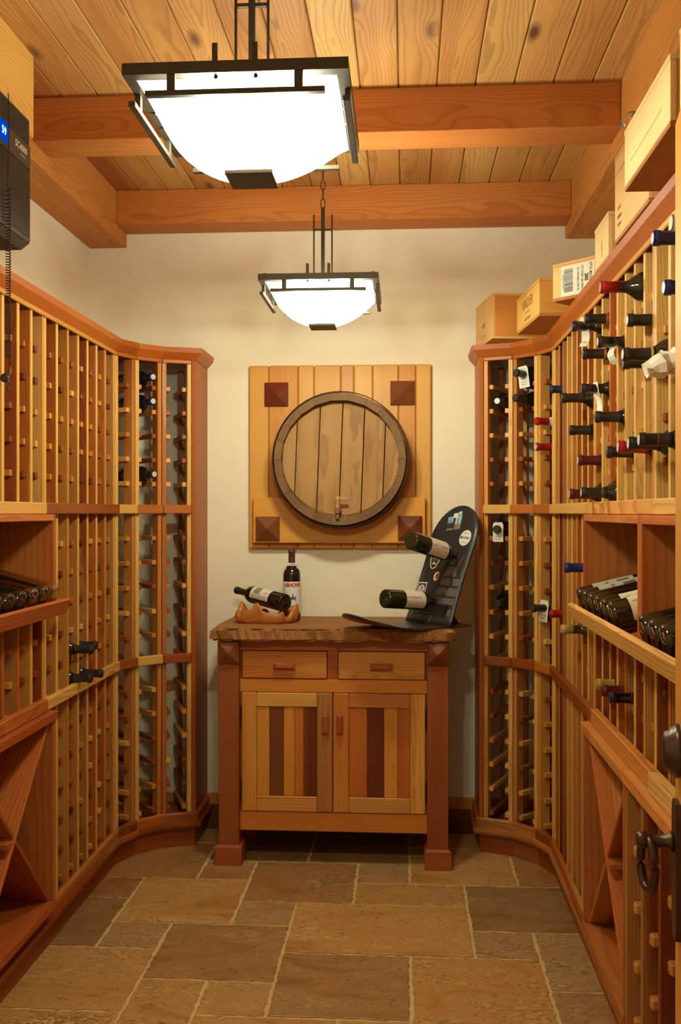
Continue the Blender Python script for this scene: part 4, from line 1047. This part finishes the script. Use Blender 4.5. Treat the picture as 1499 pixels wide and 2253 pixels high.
# right-handed frame: x along the board to the back, y away from the viewer-side edge, z up
SM = Matrix(((A_.x, -P_.x, 0, .088), (A_.y, -P_.y, 0, 3.975), (0, 0, 1, ZT+.0005), (0, 0, 0, 1)))
SB = thing('snowboard_stand', 'bottle stand made from a cut black snowboard with stickers, on the slab', 'bottle stand', SM)
def outline(L, w, r):
    """half-capsule plan: square at x=0, rounded at x=-L"""
    p = [(0, -w/2), (0, w/2)]
    n = 14
    for i in range(n+1):
        a = PI/2 + PI*i/n; p.append((-L + r + r*math.cos(a), w/2*math.sin(a)))
    return p
def slabmesh(name, L, w, r, th, curl, m, x1):
    NX_, NY_ = 26, 8; b = MB(); vs = []
    for side in (0, 1):
        for i in range(NX_+1):
            s = i/NX_; s = s/.6*.72 if s < .6 else .72+.28*math.sin((s-.6)/.4*PI/2); x = -L*s
            k = 1.0
            if L*s > L-r: k = math.sqrt(max(0.0, 1-((L*s-(L-r))/r)**2))
            k = max(k, .02)
            z = curl*max(0.0, (s-.45)/.55)**2
            for j in range(NY_+1): vs.append((x1+x, (w/2)*k*(-1+2*j/NY_)*(1-.06*math.sin(PI*min(1, s*1.3))), z+th*side))
    n = (NX_+1)*(NY_+1); fs = []
    for i in range(NX_):
        for j in range(NY_):
            a = i*(NY_+1)+j; c = a+NY_+1
            fs += [(a, a+1, c+1, c), (n+a, n+c, n+c+1, n+a+1)]
        a = i*(NY_+1); c = a+NY_+1; fs += [(a, c, n+c, n+a)]; a += NY_; c += NY_; fs += [(a, n+a, n+c, c)]
    fs.append(tuple(range(NY_, -1, -1)) + tuple(n+j for j in range(NY_+1)))
    a = NX_*(NY_+1); fs.append(tuple(a+j for j in range(NY_+1)) + tuple(n+a+j for j in range(NY_, -1, -1)))
    b.add(vs, fs, True); return b.mesh(name, m)
put('base_board', slabmesh('base_board', .505, .275, .15, .008, .062, BOARDTOP, .115), T(0, 0, 0), SB, local=True)
# dark red graphic on the underside of the curled tip
b = MB(); vs = []; fs = []; L_, r_t, nx, ny = .505, .15, 16, 8
for i in range(nx+1):
    q = .60 + .365*math.sin(i/nx*PI/2); x = -L_*q; k = 1.0
    if L_*q > L_-r_t: k = math.sqrt(max(0.0, 1-((L_*q-(L_-r_t))/r_t)**2))
    k *= .84 * min(1, .35 + i/nx*2.2)
    z = .062*max(0.0, (q-.45)/.55)**2 - .0012
    for j in range(ny+1): vs.append((.115+x, .1375*k*(-1+2*j/ny), z))
b.add(vs, [(i*(ny+1)+j, i*(ny+1)+j+1, (i+1)*(ny+1)+j+1, (i+1)*(ny+1)+j) for i in range(nx) for j in range(ny)], True)
put('tip_graphic', b.mesh('tip_graphic', simple('tip_red', lin(168,62,38), .36)), T(0, 0, 0), SB, local=True)
LEAN = math.radians(22)
UM = T(0, 0, .0085) @ R(PI/2 + LEAN, 'Y')      # local -x runs up the leaning board
ub = put('upright_board', slabmesh('upright_board', .515, .285, .15, .008, 0.0, BOARDTOP, 0), UM @ T(0, 0, 0), SB, local=True)
UW = WM[ub.name]
nrm = (UW.to_3x3() @ Vector((0, 0, 1))).normalized(); front = nrm.dot(-A_) > 0
ZF = .0084 if front else -.0004; SG = 1 if front else -1
bk = MB(); bk.prism([(0, 0), (.075, 0), (.010, .075), (0, .075)], -.10, .10, R(PI/2, 'X'))
put('bracket', bk.mesh('bracket', BLACK), T(.012, 0, .009), SB, local=True)
def stick(name, pts, h, q, col, th=.0004, scale=1.0, m=INK):
    """flat sticker: pts in (right, up) metres about (height h, sideways q)"""
    b = MB(); n = len(pts)
    b.add([(-h - v*scale, q + SG*0 + (-u)*scale, ZF + SG*t) for t in (0, th) for u, v in pts], [tuple(range(n)), tuple(range(2*n-1, n-1, -1))] + [(i, (i+1) % n, n+(i+1) % n, n+i) for i in range(n)])
    return put(name, b.mesh(name, m), T(0, 0, 0), ub, col, local=True)
def circ(r, n=28): return [(r*math.cos(2*PI*k/n), r*math.sin(2*PI*k/n)) for k in range(n)]
def stext(key, h, q, col, rot=0.0, sc=1.0, t=.0006):
    # text x axis -> sideways (-y), text y axis -> up (-x)
    B = Matrix(((0, -1, 0, -h), (-1, 0, 0, q), (0, 0, -1, ZF + SG*t), (0, 0, 0, 1)))
    if SG > 0: B = Matrix(((0, -1, 0, -h), (-1, 0, 0, q), (0, 0, 1, ZF + SG*t), (0, 0, 0, 1)))
    return put('lettering', TXT[key], B @ R(rot, 'Z') @ Matrix.Scale(sc, 4), ub, col, local=True)
ROT = lambda pts, a: [(x*math.cos(a)-y*math.sin(a), x*math.sin(a)+y*math.cos(a)) for x, y in pts]
WHT = lin(226,222,210)
stick('sticker', circ(.034), .372, -.075, WHT); stext('okemo', .372, -.079, lin(60,64,60), -.08, .85); stext('vermont', .392, -.073, lin(120,124,112), -.1); stext('ludlow', .352, -.077, lin(120,124,112), -.1)
stick('sticker_mark', [(x-.024, y) for x, y in circ(.006, 14)], .374, -.075, lin(64,84,80), .0007)
ph_ = ROT([(-.045,-.042),(.045,-.042),(.045,.042),(-.045,.042)], .12)
stick('photo_sticker', ph_, .440, .020, lin(44,42,44))
for (x, y, w_, h_, c) in ((-.026, .012, .034, .030, lin(120,170,200)), (-.026, .004, .034, .014, lin(220,214,200)), (.022, -.002, .036, .062, lin(150,186,200)), (.022, -.022, .036, .020, lin(214,150,96)), (.000, .030, .026, .020, lin(226,222,216)), (.026, .038, .020, .014, lin(196,190,196)), (.022, -.002, .005, .030, lin(150,52,40)), (-.022, -.030, .040, .006, lin(170,120,90))):
    stick('photo_patch', ROT([(x-w_/2, y-h_/2), (x+w_/2, y-h_/2), (x+w_/2, y+h_/2), (x-w_/2, y+h_/2)], .12), .440, .020, c, .0008 + .0001*(w_ < .03))
SHD = [(-.028,.040),(.028,.040),(.030,.0),(.018,-.030),(0,-.040),(-.018,-.030),(-.030,.0)]
stick('shield_sticker', SHD, .268, .070, lin(222,198,164)); stick('shield_inner', [(x*.78, y*.86) for x, y in SHD], .268, .070, lin(30,28,26), .0006)
stick('shield_mark', [(-.014,.030),(.014,.030),(.014,.012),(0,.020),(-.014,.012)], .268, .070, lin(50,130,196), .0009); stick('shield_mark', [(-.016,.010),(0,.018),(.016,.010),(.012,-.006),(0,.006),(-.012,-.006)], .268, .070, lin(96,130,44), .0009); stick('shield_mark', [(-.016,-.018),(.016,-.018),(0,-.004)], .268, .070, lin(222,196,160), .0009)
stick('round_sticker', [(x*.9, y*1.1) for x, y in circ(.018)], .200, .030, lin(222,190,150)); stick('sticker_mark', [(x*.75+.004, y) for x, y in circ(.014)], .201, .029, lin(126,62,34), .0007)
DIA = ROT([(-.028,-.030),(.028,-.030),(.028,.030),(-.028,.030)], .05)
stick('square_sticker', DIA, .140, .100, WHT); stick('sticker_mark', [(x*.84, y*.84) for x, y in DIA], .140, .100, lin(44,50,74), .0006); stick('sticker_mark', circ(.019), .140, .100, lin(222,206,190), .0008); stick('sticker_mark', [(-.010,-.012),(-.006,-.012),(.002,.008),(.010,-.012),(.013,-.010),(.003,.014),(-.001,.014)], .140, .100, lin(44,50,74), .001)
GRY = lin(92,88,82)
def blk(pts): stick('printed_letter', pts, 0, 0, GRY, .0003)
# big grey block letters cut off by the edge, as printed across the board
blk([(-.002,.024),(.012,.024),(.012,.062),(.098,.062),(.098,.088),(.026,.088)][:0] or [(.000,.004),(.020,.004),(.020,.040),(.120,.040),(.120,.066),(.000,.066)])
blk([(.004,.086),(.124,.086),(.124,.112),(.004,.112)])
blk([(-.006,.122),(.034,.122),(.042,.132),(.058,.132),(.064,.122),(.128,.122),(.128,.156),(.070,.156),(.052,.142),(.046,.156),(.014,.156),(-.006,.138)])
blk([(.012,.166),(.068,.166),(.060,.196),(.012,.196),(.006,.184)]); blk([(.084,.166),(.134,.166),(.134,.196),(.078,.196)])
blk([(.008,.204),(.044,.204),(.050,.214),(.062,.204),(.092,.204),(.076,.244),(.034,.244)]); blk([(.112,.204),(.134,.204),(.134,.244),(.118,.244)])
stick('logo', [(-.02,.0),(-.004,.004),(.012,.026),(.014,.008),(.030,.010),(.012,-.006),(.004,-.018),(-.006,-.010)], .268, -.040, GRY)
stext('deco', .268, -.092, lin(150,52,46), 1.25, .9)
for q in (.085, .015, -.065):
    b = MB(); b.lathe([(.0075, 0), (.0070, .003), (.004, .0045)], 12); put('bolt', b.mesh('bolt', STEEL), T(-.045, q, ZF) @ (R(0, 'X') if SG > 0 else R(PI, 'X')), ub, local=True)
# bottles held by the board: solve their axes from the two ends seen in the photo
def ray(px, py):
    a, bq = (px-749.5)/F_PX, (1126.5-py)/F_PX; c, s = math.cos(YAW), math.sin(YAW)
    return Vector((a*c - s, a*s + c, bq))
def on_board(px, py):
    r_ = ray(px, py); n_ = UW.to_3x3() @ Vector((0, 0, 1)); p0 = UW @ Vector((0, 0, ZF)); c_ = Vector((0, 0, CAM_H))
    return c_ + r_ * ((p0 - c_).dot(n_) / r_.dot(n_))
def held(label, hole, basepx, depth, labelcol, words, cap):
    h = on_board(*hole); best = None; r_ = ray(*basepx); c_ = Vector((0, 0, CAM_H))
    for i in range(400):
        q = c_ + r_*(3.2 + i*.003); e = abs((q-h).length - depth)
        if q.y < h.y and (best is None or e < best[0]): best = (e, q)
    base = best[1]; d = (h-base).normalized()
    o = thing('wine_bottle', label, 'bottle', aim(base, d), 'bottles held by the snowboard stand')
    put('glass', bottle_mesh('bord', GLASS_OLIVE), T(0, 0, 0), o, local=True); put('capsule', band_mesh('bord', .250, .3005, True, FOIL), T(0, 0, 0), o, CAPC[cap], local=True)
    M = WM[o.name].to_3x3(); up = M.inverted() @ Vector((-.05, -.90, .30)); a = math.atan2(up.y, up.x)
    wrap_label(o, .085, .185, a-1.25, a+1.25, .0380, lin(226,212,192))
    for key, z, c in words: put('lettering', curved_side(key, .0383, a, z, -1) if key != 'rom' else curved(key, .0383, a, z), T(0, 0, 0), o, c, local=True)
    return o
held('dark bottle with a plain cream label, upper one stuck into the snowboard', (1003, 1222), (904, 1189), .268, WHT, (('est', .105, lin(120,104,90)), ('chatm', .150, lin(120,104,90)), ('cell', .165, lin(120,104,90))), 'black')
held('green-tinted bottle with a cream label and small red crest, lower one on the snowboard', (957, 1323), (846, 1317), .262, WHT, (('vint', .100, lin(120,104,90)), ('chatm', .125, lin(140,60,44)), ('cell', .150, lin(120,104,90))), 'black')

# ------------------------------------------------------------------ cooling unit and its cord
o = thing('cooling_unit', 'black wall-mounted cooling unit with blue number display under the ceiling', 'cooling unit', T(-1.25, 2.42, 2.17))
b = MB()
pr = [(-1.414, 2.168), (-1.118, 2.168), (-1.094, 2.186), (-1.094, 2.5435), (-1.414, 2.5435)]
n = 5; b.add([(x, y, z) for y in (2.06, 2.782) for x, z in pr], [tuple(range(n)), tuple(range(2*n-1, n-1, -1))] + [(k, n+k, n+(k+1) % n, (k+1) % n) for k in range(n)])
put('casing', b.mesh('casing', CASING), T(0, 0, 0), o)
bb('upper_grille', -1.0945, -1.0915, 2.075, 2.772, 2.468, 2.538, o, m=GRILLE, bev=.0005); bb('lower_grille', -1.0945, -1.0915, 2.075, 2.772, 2.200, 2.396, o, m=GRILLE, bev=.0005)
fpn = bb('front_band', -1.0945, -1.0900, 2.062, 2.781, 2.400, 2.466, o, m=CASING, bev=.001)
for y in (2.066, 2.776): bb('edge_strip', -1.0945, -1.0905, y-.005, y+.005, 2.190, 2.400, o, m=CASING, bev=.001)
bb('bottom_strip', -1.0945, -1.0905, 2.07, 2.771, 2.186, 2.199, o, m=CASING, bev=.001)
TX = Matrix(((0, 0, 1, 0), (1, 0, 0, 0), (0, 1, 0, 0), (0, 0, 0, 1)))
text('model', T(-1.0897, 2.712, 2.440) @ TX, o, lin(226,214,190)); text('brandline', T(-1.0897, 2.725, 2.421) @ TX, o, lin(190,170,140))
dsp = bb('display', -1.0905, -1.0885, 2.54, 2.618, 2.412, 2.470, o, m=LEDBG, bev=.0005)
led = TXT['temp'].copy(); led.materials.clear(); led.materials.append(LED); put('digits', led, T(-1.0882, 2.590, 2.441) @ TX, dsp)
cdo = thing('coiled_cord', 'black coiled cord hanging in front of the cooling unit', 'cord', T(-1.080, 2.60, 1.80))
b = MB(); pts = [(-1.081, 2.60 + .004*math.sin(i*.5), 2.545 - .0285*i) for i in range(10)]; b.tube(pts, .0016, 6); put('straight_lead', b.mesh('straight_lead', BLACK), T(0, 0, 0), cdo)
b = MB(); pts = []
turns = 62
for i in range(turns*9):
    f = i/(turns*9-1); z = 2.290 - (.29*f**.9 if f < .45 else .29*.45**.9 + (f-.45)*.38*.6)
    a = 2*PI*i/9; pts.append((-1.081 + .0062*math.cos(a), 2.60 + .0062*math.sin(a), 2.29 - (2.29-1.822)*(f**.82)))
b.tube(pts, .0016, 5); put('coil', b.mesh('coil', BLACK), T(0, 0, 0), cdo)
b = MB(); b.tube([(-1.081, 2.606, 1.822), (-1.080, 2.612, 1.812), (-1.080, 2.612, 1.800), (-1.080, 2.604, 1.780), (-1.080, 2.598, 1.760), (-1.080, 2.595, 1.745), (-1.080, 2.598, 1.736), (-1.080, 2.602, 1.744), (-1.080, 2.602, 1.760), (-1.080, 2.596, 1.768), (-1.080, 2.570, 1.766)], .0018, 6); put('loop', b.mesh('loop', BLACK), T(0, 0, 0), cdo)
b = MB(); b.lathe([(.010, 0), (.012, .003), (.012, .007), (.009, .010)], 14, R(PI/2, 'X')); put('sensor', b.mesh('sensor', BLACK), T(-1.080, 2.578, 1.766), cdo)

# ------------------------------------------------------------------ the open door with iron hardware
u = Vector((.153, 1.0)).normalized(); fe = Vector((.4485, 1.660)); dl = .80; nl = Vector((-u.y, u.x))   # nl points into the room
ang = math.atan2(u.y, u.x)
dr = struct(put('door_1', None, T(fe.x, fe.y, 0) @ R(ang, 'Z')))
DC = lin(222,160,84)
board('door_stile', (.11, .042, 2.04), T(-.055, -.021, 1.03), dr, DC, 'fine', local=True, ax='z', bev=.003); board('door_stile', (.11, .042, 2.04), T(-dl+.055, -.021, 1.03), dr, DC, 'fine', local=True, ax='z', bev=.003)
for z0, z1 in ((.01, .24), (.95, 1.10), (1.90, 2.05)): board('door_rail', (dl-.222, .042, z1-z0), T(-dl/2, -.021, (z0+z1)/2), dr, DC, 'fine', local=True, ax='x', bev=.003)
for z0, z1 in ((.242, .948), (1.102, 1.898)): board('door_panel', (dl-.222, .022, z1-z0), T(-dl/2, -.021, (z0+z1)/2), dr, lin(206,142,70), 'fine', local=True, ax='z', bev=.003)
HX = -.060
b = MB(); b.prism([(-.030, -.085), (-.018, -.109), (.018, -.109), (.030, -.085), (.030, .085), (.018, .109), (-.018, .109), (-.030, .085)], 0, .009, R(PI/2, 'X') @ Matrix.Scale(-1, 4, (0, 0, 1)))
put('door_plate', b.mesh('door_plate', IRON), T(HX, .0, .830), dr, local=True)
b = MB(); b.lathe([(.044, 0), (.044, .006), (.040, .009), (.038, .014), (.033, .017), (.031, .024), (.020, .027)], 8, R(-PI/2, 'X')); put('deadbolt_rosette', b.mesh('deadbolt_rosette', IRON), T(HX, 0, 1.020), dr, local=True)
b = MB(); b.lathe([(.016, 0), (.016, .006), (.011, .010), (.011, .040), (.013, .044), (.013, .054), (.008, .058)], 14, R(-PI/2, 'X')); hp = put('handle_post', b.mesh('handle_post', IRON), T(HX, .009, .874), dr, local=True)
b = MB(); b.tube([(.026*math.sin(2*PI*k/24), .040 + .008*math.cos(2*PI*k/24)*0, -.038 + .041*math.cos(2*PI*k/24)) for k in range(24)], .0072, 10, True); put('ring_handle', b.mesh('ring_handle', IRON), T(0, .040, 0) @ R(math.radians(20), 'Z') @ T(0, -.040, 0), hp, local=True)
